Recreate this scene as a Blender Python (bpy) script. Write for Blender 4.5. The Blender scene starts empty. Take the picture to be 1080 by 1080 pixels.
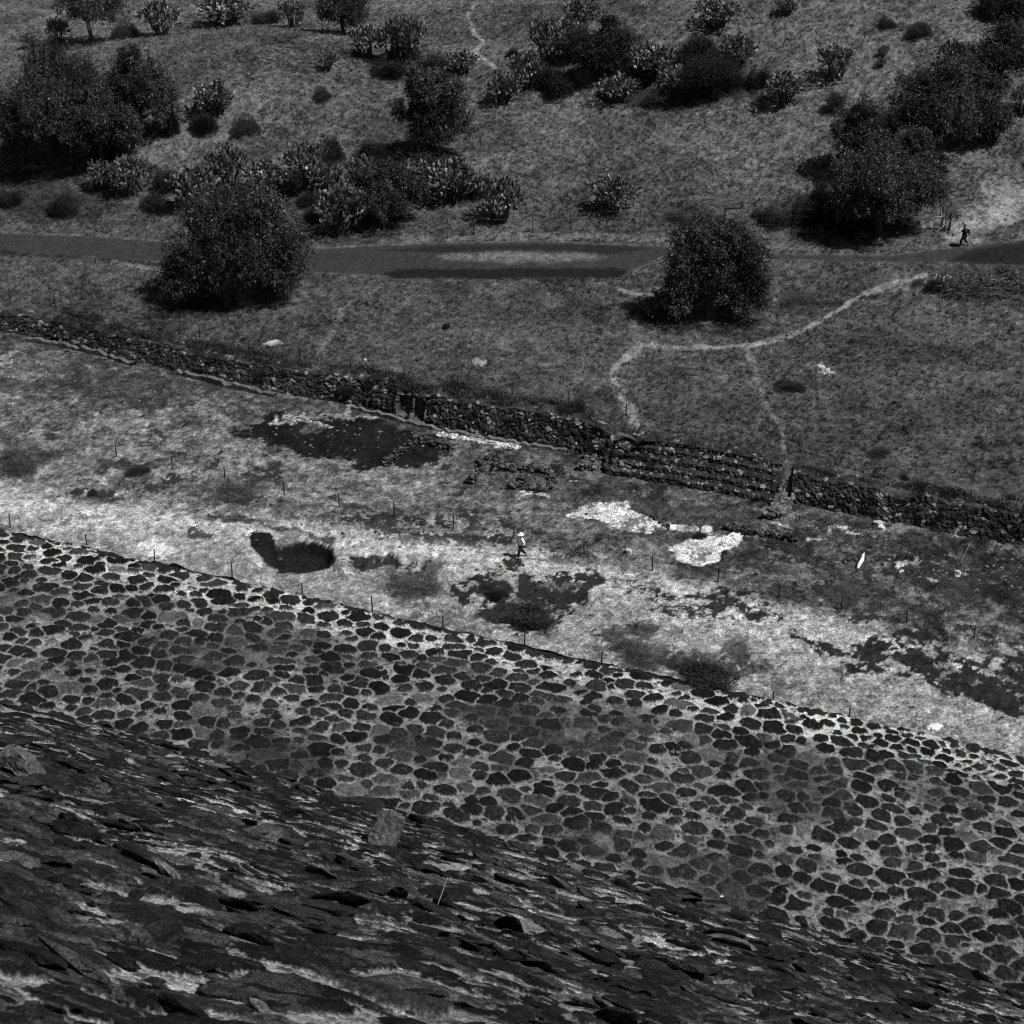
import bpy, math, random
import numpy as np
from mathutils import Vector, Matrix

R = math.radians
rng = np.random.default_rng(7)
random.seed(7)
sc = bpy.context.scene
C = sc.collection

# ------------------------------------------------------------------ camera
PH = 1080.0            # the photograph's own pixel frame
F = 2300.0             # focal length in those pixels
CAMZ = 68.0
PITCH = R(30.0)
cam_d = bpy.data.cameras.new('camera'); cam = bpy.data.objects.new('camera', cam_d); C.objects.link(cam)
cam.location = (0, 0, CAMZ); cam.rotation_euler = (R(90) - PITCH, 0, 0)
cam_d.sensor_width = 36.0; cam_d.lens = 36.0 * F / PH
cam_d.clip_start = 0.3; cam_d.clip_end = 6000
cam_d.dof.use_dof = True; cam_d.dof.focus_distance = 118.0; cam_d.dof.aperture_fstop = 9.0
sc.camera = cam
sc.render.resolution_x = 1024; sc.render.resolution_y = 1024

# ------------------------------------------------------------------ sky and sun (black and white photograph: neutral light)
SUN = Vector((0.455, -0.225, 0.862)).normalized()
w = bpy.data.worlds.new('World'); sc.world = w; w.use_nodes = True
nt = w.node_tree; nt.nodes.clear()
sky = nt.nodes.new('ShaderNodeTexSky'); sky.sky_type = 'NISHITA'; sky.sun_disc = False
sky.sun_elevation = math.asin(SUN.z); sky.sun_rotation = math.atan2(SUN.x, SUN.y)
bw = nt.nodes.new('ShaderNodeRGBToBW'); bg = nt.nodes.new('ShaderNodeBackground'); bg.inputs[1].default_value = 0.05
wo = nt.nodes.new('ShaderNodeOutputWorld')
nt.links.new(sky.outputs[0], bw.inputs[0]); nt.links.new(bw.outputs[0], bg.inputs[0]); nt.links.new(bg.outputs[0], wo.inputs[0])
sl = bpy.data.lights.new('sun', 'SUN'); sl.energy = 5.0; sl.angle = R(0.5); sl.color = (1, 1, 1)
so = bpy.data.objects.new('sun', sl); C.objects.link(so)
so.rotation_euler = (-SUN).to_track_quat('-Z', 'Y').to_euler(); so.location = (60, -30, 150)
sc.view_settings.view_transform = 'Standard'; sc.view_settings.look = 'None'
sc.view_settings.exposure = -0.2; sc.view_settings.gamma = 1.0
sc.cycles.max_bounces = 3; sc.cycles.diffuse_bounces = 1; sc.cycles.filter_width = 1.05

# ------------------------------------------------------------------ numpy noise
def hsh(ix, iy, s):
    n = (ix.astype(np.int64) * 374761393 + iy.astype(np.int64) * 668265263 + int(s) * 974634777) & 0xffffffff
    n = ((n ^ (n >> 13)) * 1274126177) & 0xffffffff
    n = ((n ^ (n >> 16)) * 2246822519) & 0xffffffff
    n = n ^ (n >> 15)
    return (n & 0xffffff).astype(np.float64) / 16777215.0
def vnoise(x, y, s=0):
    x = np.asarray(x, float); y = np.asarray(y, float)
    ix = np.floor(x); iy = np.floor(y); fx = x - ix; fy = y - iy
    fx = fx * fx * (3 - 2 * fx); fy = fy * fy * (3 - 2 * fy)
    a = hsh(ix, iy, s); b = hsh(ix + 1, iy, s); c = hsh(ix, iy + 1, s); d = hsh(ix + 1, iy + 1, s)
    return (a + (b - a) * fx) * (1 - fy) + (c + (d - c) * fx) * fy
def fbm(x, y, o=4, s=0, lac=2.07, g=0.5):
    t = 0; a = 1; n = 0
    x = np.asarray(x, float); y = np.asarray(y, float)
    for k in range(o):
        t = t + a * (vnoise(x * lac ** k + 17.3 * k, y * lac ** k - 9.1 * k, s + k) * 2 - 1); n += a; a *= g
    return t / n
def sst(x, a, b):
    t = np.clip((x - a) / (b - a), 0, 1); return t * t * (3 - 2 * t)

# ------------------------------------------------------------------ where things stand: rays of the photograph met with the terrain
cP, sP = math.cos(PITCH), math.sin(PITCH)
def ray(px, py):
    a = (np.asarray(px, float) - 540) / F; b = (540 - np.asarray(py, float)) / F
    return a, cP + b * sP, -sP + b * cP
def G(px, py, z=0.0):
    a, b, c = ray(px, py); t = (z - CAMZ) / c
    return a * t, b * t
def project(x, y, z):
    d = y * cP - (z - CAMZ) * sP; u = y * sP + (z - CAMZ) * cP
    d = np.maximum(d, 1.0)
    return 540 + F * x / d, 540 - F * u / d

WALL_PX = [(-300, 292), (-60, 340), (20, 352), (80, 367), (145, 381), (200, 394), (290, 413), (380, 428), (430, 443), (500, 460), (560, 469), (628, 482),
           (640, 500), (700, 509), (760, 520), (815, 531), (836, 531), (900, 543), (980, 558), (1080, 575), (1200, 596), (1500, 640)]
wx, wy = G(np.array([p[0] for p in WALL_PX]), np.array([p[1] for p in WALL_PX]))
WX = np.concatenate([[-3000], wx, [3000]]); WY = np.concatenate([[wy[0] + 30], wy, [wy[-1] - 20]])
whp = np.interp([p[0] for p in WALL_PX], [0, 250, 420, 500, 600, 640, 800, 850, 1080], [1.25, 1.4, 1.8, 2.1, 2.0, 1.8, 1.8, 1.5, 1.8])
WH = np.concatenate([[1.35], whp, [2.0]])
STX0, STX1 = float(G(634, 495)[0]), float(G(822, 531)[0])
def gp(px, py, z=0): a = G(px, py, z); return float(a[0]), float(a[1])
H1 = gp(250, 108, 2); H2 = gp(870, 78, 2); H3 = gp(690, 70, 2); H4 = gp(1080, 150, 2)
PIT1 = gp(310, 588); PIT2 = gp(415, 601); PIT3 = gp(560, 636)
def gauss(x, y, c, sx, sy): return np.exp(-(((x - c[0]) / sx) ** 2 + ((y - c[1]) / sy) ** 2))
def height(x, y, fine=True):
    x = np.asarray(x, float); y = np.asarray(y, float)
    d = (y - np.interp(x, WX, WY)) * 0.94
    H = np.interp(x, WX, WH)
    st = sst(x, STX0 - 0.5, STX0 + .5) * (1 - sst(x, STX1 - 0.5, STX1 + 0.5))
    up = sst(d, 0.45, 1.15) * (1 - st) + np.clip((d - 0.25) / 2.6, 0, 1) * st
    h = H * up
    u = sst(d, 2, 30)
    h = h + u * (0.35 * fbm(x / 14, y / 14, 3, 5))
    h = h + sst(d, 20, 40) * (5.2 * gauss(x, y, H1, 17, 17) + 8.5 * gauss(x, y, H2, 27, 26) + 2.5 * gauss(x, y, H3, 12, 14) + 3.5 * gauss(x, y, H4, 15, 20))
    h = h + np.where(y > 260, 0.02 * np.maximum(y - 260, 0), 0) * sst(y, 260, 400) * .3
    low = 1 - sst(d, -2, 0)
    h = h + low * 0.12 * fbm(x / 5, y / 5, 3, 9)
    def pit(c, rx, ry, dep, k):
        q = np.sqrt(((x - c[0]) / rx) ** 2 + ((y - c[1]) / ry) ** 2) + 0.18 * fbm(x / 1.5, y / 1.5, 3, k)
        return -dep * (1 - sst(q, 0.72, 1.05)) + 0.18 * dep * np.exp(-((q - 1.25) / 0.2) ** 2)
    h = h + pit(PIT1, 2.5, 1.9, 0.8, 31) + pit(PIT2, 2.6, 2.0, 0.45, 32) + pit(PIT3, 3.2, 2.6, 0.35, 33)
    if fine:
        h = h + 0.12 * fbm(x / 0.9, y / 0.9, 4, 41, g=.68) * (0.7 + 0.5 * u) + 0.06 * fbm(x / .26, y / .26, 2, 51)
    return h
def hit(px, py):
    a, b, c = [float(q) for q in ray(px, py)]
    t = np.arange(60, 700, 0.6)
    g = CAMZ + c * t - height(a * t, b * t)
    i = int(np.argmax(g < 0)); lo, hi = t[i - 1], t[i]
    for _ in range(12):
        m = (lo + hi) / 2
        if CAMZ + c * m - float(height(a * m, b * m)) < 0: hi = m
        else: lo = m
    return Vector((a * hi, b * hi, CAMZ + c * hi))
def mpp(p):           # metres per photo pixel at a place
    return (p.y * cP - (p.z - CAMZ) * sP) / F

# ------------------------------------------------------------------ helpers
def np_mesh(name, V, faces, attrs=None, smooth=False):
    me = bpy.data.meshes.new(name)
    V = np.asarray(V, np.float32); faces = np.asarray(faces, np.int32); k = faces.shape[1]; n = len(faces)
    me.vertices.add(len(V)); me.vertices.foreach_set('co', V.ravel())
    me.loops.add(n * k); me.loops.foreach_set('vertex_index', faces.ravel())
    me.polygons.add(n); me.polygons.foreach_set('loop_start', np.arange(0, n * k, k, dtype=np.int32))
    if smooth: me.polygons.foreach_set('use_smooth', np.ones(n, bool))
    else: me.polygons.foreach_set('use_smooth', np.zeros(n, bool))
    for kname, arr in (attrs or {}).items():
        at = me.attributes.new(kname, 'FLOAT', 'POINT'); at.data.foreach_set('value', np.asarray(arr, np.float32).ravel())
    me.update(calc_edges=True); me.validate()
    return me
def grid_faces(nr, nc):
    i = np.arange(nr - 1)[:, None] * nc + np.arange(nc - 1)[None, :]
    i = i.ravel(); return np.stack([i, i + 1, i + nc + 1, i + nc], 1)
def link(name, me, mat=None, parent=None):
    o = bpy.data.objects.new(name, me); C.objects.link(o)
    if mat is not None and not me.materials: me.materials.append(mat)
    if parent is not None: o.parent = parent
    return o
def tag(o, label, cat, group=None, kind=None):
    if label: o['label'] = label
    if cat: o['category'] = cat
    if group: o['group'] = group
    if kind: o['kind'] = kind
    return o
def empty(name, loc, label, cat, group=None, rz=0.0):
    o = bpy.data.objects.new(name, None); C.objects.link(o); o.location = loc; o.rotation_euler = (0, 0, rz)
    o.empty_display_size = 0.2
    return tag(o, label, cat, group)
def structure(o): o['kind'] = 'structure'; return o
def dup(root, loc, rz, scale, label, group=None):
    r = root.copy(); C.objects.link(r); r.location = loc; r.rotation_euler = (0, 0, rz); r.scale = scale
    r['label'] = label
    if group: r['group'] = group
    for ch in list(root.children):
        c = ch.copy(); C.objects.link(c); c.parent = r
    return r

def mat(name, base, rough=0.9, var=0.35, scale=3.0, bump=0.4, bscale=25, attr=None, inst=False, spec=0.25, bdist=0.05, nrough=.65, grain=0.0, gscale=60, gsteep=.15):
    m = bpy.data.materials.new(name); m.use_nodes = True; t = m.node_tree; N = t.nodes; L = t.links
    b = N['Principled BSDF']; b.inputs['Roughness'].default_value = rough; b.inputs['Specular IOR Level'].default_value = spec
    tc = N.new('ShaderNodeTexCoord')
    no = N.new('ShaderNodeTexNoise'); no.inputs['Scale'].default_value = scale; no.inputs['Detail'].default_value = 6; no.inputs['Roughness'].default_value = nrough
    L.new(tc.outputs['Object'], no.inputs['Vector'])
    mr = N.new('ShaderNodeMapRange'); mr.inputs['From Min'].default_value = .3; mr.inputs['From Max'].default_value = .7
    mr.inputs['To Min'].default_value = 1 - var; mr.inputs['To Max'].default_value = 1 + var; mr.clamp = False
    L.new(no.outputs['Fac'], mr.inputs['Value'])
    mu = N.new('ShaderNodeMath'); mu.operation = 'MULTIPLY'
    L.new(mr.outputs[0], mu.inputs[0])
    if attr:
        at = N.new('ShaderNodeAttribute'); at.attribute_name = attr
        if inst: at.attribute_type = 'INSTANCER'
        L.new(at.outputs['Fac'], mu.inputs[1])
    else: mu.inputs[1].default_value = base
    out = mu.outputs[0]
    if grain:
        n3 = N.new('ShaderNodeTexNoise'); n3.inputs['Scale'].default_value = gscale; n3.inputs['Detail'].default_value = 4; n3.inputs['Roughness'].default_value = .8
        L.new(tc.outputs['Object'], n3.inputs['Vector'])
        m3 = N.new('ShaderNodeMapRange'); m3.inputs['From Min'].default_value = .5 - gsteep; m3.inputs['From Max'].default_value = .5 + gsteep; m3.inputs['To Min'].default_value = 1 - grain; m3.inputs['To Max'].default_value = 1 + grain
        L.new(n3.outputs['Fac'], m3.inputs['Value']); mm = N.new('ShaderNodeMath'); mm.operation = 'MULTIPLY'; L.new(out, mm.inputs[0]); L.new(m3.outputs[0], mm.inputs[1]); out = mm.outputs[0]
    L.new(out, b.inputs['Base Color'])
    if bump:
        n2 = N.new('ShaderNodeTexNoise'); n2.inputs['Scale'].default_value = bscale; n2.inputs['Detail'].default_value = 5
        L.new(tc.outputs['Object'], n2.inputs['Vector'])
        bp = N.new('ShaderNodeBump'); bp.inputs['Strength'].default_value = bump; bp.inputs['Distance'].default_value = bdist
        L.new(n2.outputs['Fac'], bp.inputs['Height']); L.new(bp.outputs[0], b.inputs['Normal'])
    return m
M_ground = mat('ground_soil_and_dry_grass', .1, .95, .55, 6.0, .9, 9, attr='tone', spec=.05, bdist=.09, nrough=.78, grain=.36, gscale=8, gsteep=.07)
M_stone = mat('volcanic_stone_masonry', .1, .92, .55, 9.0, 1.0, 22, attr='tone', spec=.06, bdist=.05, nrough=.82, grain=.6, gscale=40, gsteep=.1)
M_jut = mat('rough_volcanic_stone', .1, .95, .7, 11, 1.0, 45, attr='tone', spec=.05, bdist=.02, nrough=.85, grain=.7, gscale=60, gsteep=.1)
M_rubble = mat('rubble_stone', .1, .9, .5, 6.0, .6, 14, attr='tone', spec=.1, bdist=.04, nrough=.75, grain=.3)
M_leaf = mat('dark_leaves', .028, .65, .35, .8, 0, attr='tone', spec=.25)
M_bark = mat('bark', .06, .9, .4, 6, .5, 20)
M_pad = mat('cactus_pad', .05, .42, .3, 5, 0, attr='tone', spec=.5)
M_grass = mat('dry_grass', .1, .9, .2, 3, 0, attr='tone', inst=True, spec=.1)
M_post = mat('weathered_post', .025, .85, .3, 12, .3, 30)
M_postlight = mat('pale_post', .30, .85, .3, 12, .3, 30)
M_wire = mat('wire', .12, .6, .1, 12, 0)
M_white = mat('white_cloth', .82, .85, .06, 8, .2, 10)
M_darkcloth = mat('dark_cloth', .018, .9, .3, 8, .2, 10)
M_skin = mat('skin', .22, .7, .1, 8, 0)
M_hair = mat('hair', .02, .8, .2, 20, 0)
M_pale = mat('pale_stone', .42, .9, .25, 5, .5, 15)
M_greystone = mat('grey_cut_stone', .11, .9, .6, 5, .9, 16, spec=.1, nrough=.8, grain=.5, gscale=25, gsteep=.12)
M_deadwood = mat('dead_wood', .05, .9, .4, 8, .5, 20)
M_deadpale = mat('bleached_dead_wood', .34, .9, .3, 8, .5, 20)

# ------------------------------------------------------------------ ground sheet
def axis(lo, hi, step, out_lo, out_hi):
    core = np.arange(lo, hi + step / 2, step)
    a = []; p = lo; s = step
    while p > out_lo: s *= 1.22; p -= s; a.append(p)
    b = []; p = core[-1]; s = step
    while p < out_hi: s *= 1.22; p += s; b.append(p)
    return np.concatenate([a[::-1], core, b])
def poly_sd(px, py, pts):
    pts = np.array(pts, float); n = len(pts); d = np.full(px.shape, 1e9); ins = np.zeros(px.shape, bool)
    for i in range(n):
        a = pts[i]; b = pts[(i + 1) % n]; e = b - a; wx_ = px - a[0]; wy_ = py - a[1]
        t = np.clip((wx_ * e[0] + wy_ * e[1]) / max(e @ e, 1e-9), 0, 1)
        d = np.minimum(d, np.hypot(wx_ - t * e[0], wy_ - t * e[1]))
        c = (a[1] > py) != (b[1] > py)
        ins ^= c & (px < (b[0] - a[0]) * (py - a[1]) / ((b[1] - a[1]) if b[1] != a[1] else 1e-9) + a[0])
    return np.where(ins, -d, d)
def line_d(px, py, pts):
    d = np.full(px.shape, 1e9)
    for a, b in zip(pts[:-1], pts[1:]):
        a = np.array(a, float); b = np.array(b, float); e = b - a; wx_ = px - a[0]; wy_ = py - a[1]
        t = np.clip((wx_ * e[0] + wy_ * e[1]) / max(e @ e, 1e-9), 0, 1)
        d = np.minimum(d, np.hypot(wx_ - t * e[0], wy_ - t * e[1]))
    return d

WB = ([p[0] for p in WALL_PX], [p[1] for p in WALL_PX])
def ground_tone(x, y, z):
    px, py = project(x, y, z)
    n1 = 1.5 * fbm(x / 6, y / 6, 4, 61); n2 = 1.9 * fbm(x / 1.1, y / 1.1, 4, 71, g=.7); n3 = 2.2 * fbm(x / .33, y / .33, 2, 81, g=.8)
    upper = ((y - np.interp(x, WX, WY)) > 0.6)
    # upper ground: dry grass
    tu = 0.075 + 0.024 * sst(-py, -245, -150)
    tu = tu * (1 + .30 * n1 + .18 * n2 + .36 * n3)
    tu = tu * (1 - .30 * sst(fbm(x / 3.5, y / 3.5, 5, 91, g=.65), .10, .3)) * (1 - .22 * sst(fbm(x / .9, y / .9, 4, 92, g=.75), .14, .24)) * (1 + .28 * sst(fbm(x / .7, y / .5, 4, 93, g=.8), .16, .24))
    # lower ground: trodden dust and dry grass
    cb = np.interp(px, [-200, 0, 300, 560, 800, 1080, 1300], [515, 530, 563, 594, 648, 722, 780]); dy = py - cb
    left = 1 - sst(px, 380, 720)
    above = 0.18 * left + 0.115 * (1 - left)
    tl = np.where(dy < 0, above + (0.39 - above) * np.exp(-(dy / 20) ** 2), 0.26 + .13 * np.exp(-(dy / 20) ** 2))
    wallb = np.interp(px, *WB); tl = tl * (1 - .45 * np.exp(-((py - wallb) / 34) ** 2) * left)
    trk = np.exp(-((dy + 1) / 13) ** 2); below = sst(dy, 0, 20)
    rg = 1 - .88 * trk - .60 * below
    tl = tl * (1 + .25 * n1 * rg + .22 * n2 * rg + .34 * n3)
    f1 = fbm(x / 1.3, y / 1.3, 6, 141, g=.72); f2 = fbm(x / .5, y / .5, 4, 142, g=.8); f3 = fbm(x / 2.6, y / 2.6, 6, 143, g=.7)
    tl = tl * (1 - .42 * sst(f1, .04, .09) * rg) * (1 - .38 * sst(f2, .10, .17) * rg) * (1 + .35 * sst(-f2, .12, .2))
    clump = sst(f3 + .5 * f2, .24, .29) * np.clip(rg * 1.2, 0, 1); tl = tl * (1 - clump) + .035 * clump
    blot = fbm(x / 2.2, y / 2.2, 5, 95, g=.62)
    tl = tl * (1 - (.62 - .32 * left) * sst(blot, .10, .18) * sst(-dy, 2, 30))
    t = np.where(upper, tu, tl)
    U = upper; Lw = ~upper
    dx_ = 26 * fbm(x / 1.6, y / 1.6, 5, 101, g=.64); dy_ = 17 * fbm(x / 1.6, y / 1.6, 5, 111, g=.64)
    def poly(pts, val, soft=2.5, amp=1.0, k=1.0, var=.35, only=None, fine=.3):
        nonlocal t
        a = np.array(pts, float); mnx, mny = a.min(0) - 25; mxx, mxy = a.max(0) + 25
        s = (px > mnx) & (px < mxx) & (py > mny) & (py < mxy) & (y > 0)
        if only is not None: s &= only
        if not s.any(): return
        sd = poly_sd(px[s] + dx_[s] * amp, py[s] + dy_[s] * amp, a)
        if soft < 4.5 and only is Lw: soft = soft * .35
        m = (1 - sst(sd, -soft, soft)) * k
        if only is Lw and .0155 < val < .04:          # grass islands left standing in the dark patches
            xs_, ys_ = x[s], y[s]; q_ = fbm(xs_ / .75, ys_ / .75, 4, 151, g=.7)
            m = m * (1 - .9 * sst(q_, .20, .25) * (sd > -14)) * (1 - .5 * sst(q_, .24, .30))
        t[s] = t[s] * (1 - m) + m * val * (1 + var * n2[s] + fine * n3[s])
    def ell(cx, cy, rx, ry, val, soft=2.5, amp=1.0, k=1.0, rot=0, **kw):
        c_, s_ = math.cos(rot), math.sin(rot)
        poly([(cx + rx * math.cos(q) * c_ - ry * math.sin(q) * s_, cy + rx * math.cos(q) * s_ + ry * math.sin(q) * c_) for q in np.linspace(0, 2 * math.pi, 15)[:-1]], val, soft, amp, k, **kw)
    def line(pts, wpx, val, soft=1.6, amp=.10, k=1.0, only=None):
        nonlocal t
        a = np.array(pts, float); mnx, mny = a.min(0) - 15; mxx, mxy = a.max(0) + 15
        s = (px > mnx) & (px < mxx) & (py > mny) & (py < mxy) & (y > 0)
        if only is not None: s &= only
        if not s.any(): return
        d = line_d(px[s] + dx_[s] * amp, py[s] + dy_[s] * amp, pts)
        ww = wpx / 2 * np.maximum(1.1 + 1.3 * fbm(x[s] / 1.2, y[s] / 1.2, 3, 161), .6); m = (1 - sst(d, ww - soft * .6, ww + soft * 1.1)) * k * np.clip(1.0 + 1.2 * fbm(x[s] / 2.5, y[s] / 2.5, 3, 162), .65, 1)
        t[s] = t[s] * (1 - m) + m * val * (1 + .3 * n2[s] + .25 * n3[s])
    # ---- upper ground
    poly([(-400, 232), (-50, 238), (100, 246), (190, 252), (330, 258), (380, 256), (480, 250), (700, 252), (860, 262), (1000, 252), (1080, 244), (1500, 230), (1500, 285), (1080, 284),
          (1000, 281), (900, 282), (840, 276), (700, 268), (690, 296), (400, 294), (320, 286), (190, 280), (-100, 266), (-400, 260)], .085, 3, .35, .75, only=U)   # verge
    poly([(-400, 240), (0, 246), (120, 251), (190, 257), (330, 263), (420, 258), (560, 255), (700, 260), (800, 268), (940, 270), (1000, 262), (1080, 254), (1500, 240),
          (1500, 282), (1080, 280), (1000, 276), (900, 276), (820, 273), (700, 270), (655, 290), (540, 292), (430, 291), (330, 287), (190, 277), (120, 272), (0, 264), (-400, 254)], .040, 1.0, .06, 1, var=.08, only=U, fine=.10)
    poly([(395, 264), (470, 259), (600, 257), (690, 262), (640, 268), (470, 267)], .020, 1.5, .08, .9, var=.05, only=U, fine=.08)
    poly([(400, 290), (420, 283), (560, 283), (650, 282), (665, 288), (640, 294), (420, 294)], .013, 1.5, .15, .95, var=.05, only=U, fine=.1)  # shade of the cut bank at the road's lower edge, painted dark
    ell(550, 271, 88, 5.5, .135, 3, .15, .9, var=.15, only=U)
    poly([(1000, 276), (1020, 264), (1080, 256), (1400, 250), (1400, 282), (1080, 281)], .016, 3, .15, .95, var=.05, only=U, fine=.08)
    line([(0, 266), (120, 274), (185, 282)], 4, .03, only=U)
    ell(1050, 226, 58, 17, .26, 10, 1, .8, only=U, rot=-.3); ell(1065, 198, 30, 10, .2, 6, .6, .7, only=U); ell(975, 256, 60, 6, .09, 3, .3, .7, only=U)
    for pts, wp, v, k in [
        ([(975, 291), (940, 300), (912, 309), (880, 330), (842, 351), (790, 365), (730, 368), (676, 365)], 3.6, .24, 1),
        ([(676, 365), (652, 383), (647, 400), (655, 420), (668, 437), (670, 455), (664, 474)], 7, .24, .95),
        ([(676, 365), (668, 350), (672, 332)], 7, .12, .7),
        ([(790, 372), (798, 398), (806, 425), (824, 452), (828, 485), (818, 503)], 3.2, .15, .85),
        ([(645, 303), (668, 309), (695, 312)], 3.2, .2, 1), ([(632, 297), (640, 302), (650, 304)], 3.5, .12, .7),
        ([(335, 372), (352, 352), (360, 326), (385, 311), (402, 303)], 3.6, .15, .75),
        ([(502, 2), (494, 18), (500, 34), (510, 46), (502, 55), (520, 70)], 3, .24, 1),
        ([(0, 44), (12, 34), (40, 22), (72, 12)], 4, .14, .9), ([(-20, 8), (30, 10), (70, 12)], 3, .12, .9),
        ([(360, 8), (470, 3), (640, 2)], 3, .15, .8), ([(0, 58), (60, 57), (120, 50), (150, 42)], 4, .11, .6),
        ([(950, 305), (1000, 310), (1040, 318), (1090, 338)], 3, .13, .8), ([(700, 118), (740, 128), (790, 148), (850, 168)], 5, .11, .5),
        ([(720, 150), (800, 132), (880, 112)], 3, .10, .5), ([(960, 22), (1000, 26), (1050, 30)], 5, .11, .7), ([(600, 35), (628, 24), (650, 18)], 8, .12, .6),
        ([(400, 255), (520, 249), (700, 251), (860, 262)], 5, .13, .8), ([(840, 300), (900, 318), (960, 322)], 3, .10, .5),
        ([(120, 276), (160, 283), (190, 283)], 3, .17, .7), ([(1000, 400), (980, 440), (1010, 470)], 3, .09, .4)]:
        line(pts, wp, v, k=k, only=U)
    for cx, cy, rx, ry, v, k in [(60, 215, 70, 18, .025, .75), (20, 190, 50, 10, .022, .8), (130, 185, 60, 12, .024, .7), (300, 215, 60, 20, .03, .5), (240, 165, 35, 12, .034, .4), (420, 150, 60, 14, .022, .7), (290, 145, 45, 7, .028, .6),  # dark ovals; several are cast shadows of trees and cacti painted in
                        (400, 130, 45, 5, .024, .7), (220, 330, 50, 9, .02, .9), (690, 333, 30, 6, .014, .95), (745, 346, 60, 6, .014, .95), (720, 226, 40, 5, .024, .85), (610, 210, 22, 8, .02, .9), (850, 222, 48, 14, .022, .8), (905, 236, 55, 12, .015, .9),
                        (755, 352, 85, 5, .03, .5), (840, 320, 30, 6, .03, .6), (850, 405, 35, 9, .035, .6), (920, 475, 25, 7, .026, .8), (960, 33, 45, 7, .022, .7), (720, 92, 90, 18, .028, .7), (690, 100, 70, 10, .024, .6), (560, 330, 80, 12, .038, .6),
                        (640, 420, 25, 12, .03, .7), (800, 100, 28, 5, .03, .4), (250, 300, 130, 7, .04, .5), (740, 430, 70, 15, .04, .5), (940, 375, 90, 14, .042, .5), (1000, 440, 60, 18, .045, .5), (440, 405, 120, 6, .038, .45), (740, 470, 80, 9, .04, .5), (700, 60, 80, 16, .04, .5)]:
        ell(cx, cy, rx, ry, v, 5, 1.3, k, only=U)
    for cx, cy, rx, ry in [(287, 362, 7, 2.5), (501, 382, 10, 4), (865, 388, 5, 3), (872, 391, 5, 2), (474, 359, 2, 1.5), (530, 366, 3, 1.5), (820, 314, 2, 1.5)]:
        ell(cx, cy, rx, ry, .30, 1.5, .5, .8, only=U)
    ell(1055, 305, 60, 13, .03, 5, 1.0, .6, only=U)
    # ---- lower ground
    poly([(248, 455), (280, 438), (330, 438), (400, 446), (440, 458), (470, 472), (455, 488), (400, 494), (340, 486), (300, 474)], .011, 3, 1.0, 1, only=Lw)
    ell(330, 452, 14, 6, .09, 2, .4, .8, only=Lw)
    poly([(0, 398), (60, 392), (120, 400), (180, 410), (185, 430), (140, 440), (125, 425), (60, 415), (0, 412)], .045, 4, 1.8, .75, only=Lw)
    poly([(60, 380), (140, 393), (200, 405), (280, 418), (200, 418), (120, 402), (60, 392)], .05, 4, 1.2, .6, only=Lw)  # strip under the wall base, its shadow painted into the tone
    poly([(480, 485), (560, 500), (600, 520), (560, 528), (500, 512), (450, 500)], .07, 5, 1.4, .7, only=Lw)
    poly([(640, 508), (800, 545), (830, 560), (780, 560), (700, 545), (640, 525)], .05, 4, 1.5, .7, only=Lw)
    ell(18, 480, 34, 26, .06, 7, 1.4, .75, only=Lw); ell(130, 492, 34, 6, .04, 3, 1, .85, only=Lw); ell(70, 470, 30, 3, .05, 2, 1, .6, only=Lw)
    ell(250, 516, 34, 13, .05, 5, 1, .7, only=Lw); ell(220, 562, 14, 5, .03, 2, 1, .9, only=Lw)
    line([(205, 540), (260, 547), (300, 556), (352, 568)], 5, .035, amp=.7, k=.9, only=Lw); line([(278, 541), (350, 551)], 3, .05, amp=.7, k=.8, only=Lw)
    poly([(370, 550), (420, 552), (450, 566), (440, 573), (400, 562)], .03, 2, 1.2, .9, only=Lw)
    # pit floors and dark hollows
    poly([(262, 564), (285, 560), (295, 572), (330, 570), (352, 577), (356, 590), (345, 602), (300, 604), (282, 595), (268, 582)], .014, 1.5, .35, 1, var=.12, only=Lw)
    ell(305, 567, 13, 7, .14, 2, .4, .9, only=Lw, rot=-.4)
    poly([(374, 600), (376, 590), (400, 584), (440, 588), (446, 600), (410, 597), (385, 606)], .018, 1.5, .8, .95, only=Lw)
    ell(432, 612, 40, 15, .075, 6, 1.2, .75, only=Lw); ell(438, 605, 12, 6, .022, 2, 1, .8, only=Lw)
    poly([(470, 632), (505, 598), (540, 596), (590, 605), (635, 604), (642, 612), (630, 628), (612, 636), (598, 652), (570, 664), (535, 662), (516, 645), (500, 636), (480, 640)], .016, 2, 1.2, .97, var=.2, only=Lw)
    ell(530, 607, 14, 4, .20, 1.5, .8, .9, only=Lw); ell(590, 624, 30, 3, .18, 1.5, 1.5, .55, only=Lw); ell(515, 630, 12, 4, .12, 2, 1, .6, only=Lw)
    poly([(640, 612), (700, 620), (760, 628), (815, 648), (800, 660), (750, 652), (690, 640), (650, 628)], .018, 2, 1.6, .96, only=Lw)
    for cx, cy, rx, ry in [(672, 622, 18, 5), (690, 634, 26, 5), (735, 640, 14, 4), (650, 618, 10, 3), (700, 646, 20, 4)]: ell(cx, cy, rx, ry, .30, 2, 1.3, .8, only=Lw)
    ell(668, 672, 34, 13, .035, 4, 1.4, .85, only=Lw); ell(672, 684, 16, 7, .16, 3, 1, .6, only=Lw)
    ell(752, 700, 52, 19, .03, 7, 1.4, .85, only=Lw); ell(705, 698, 16, 6, .02, 2, 1, .9, only=Lw)
    poly([(815, 668), (850, 672), (900, 682), (930, 668), (985, 676), (1020, 690), (1090, 700), (1200, 720), (1200, 790), (1080, 765), (1040, 748), (1005, 735), (965, 722), (905, 712), (860, 690)], .017, 2, 1.4, .98, only=Lw)
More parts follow.
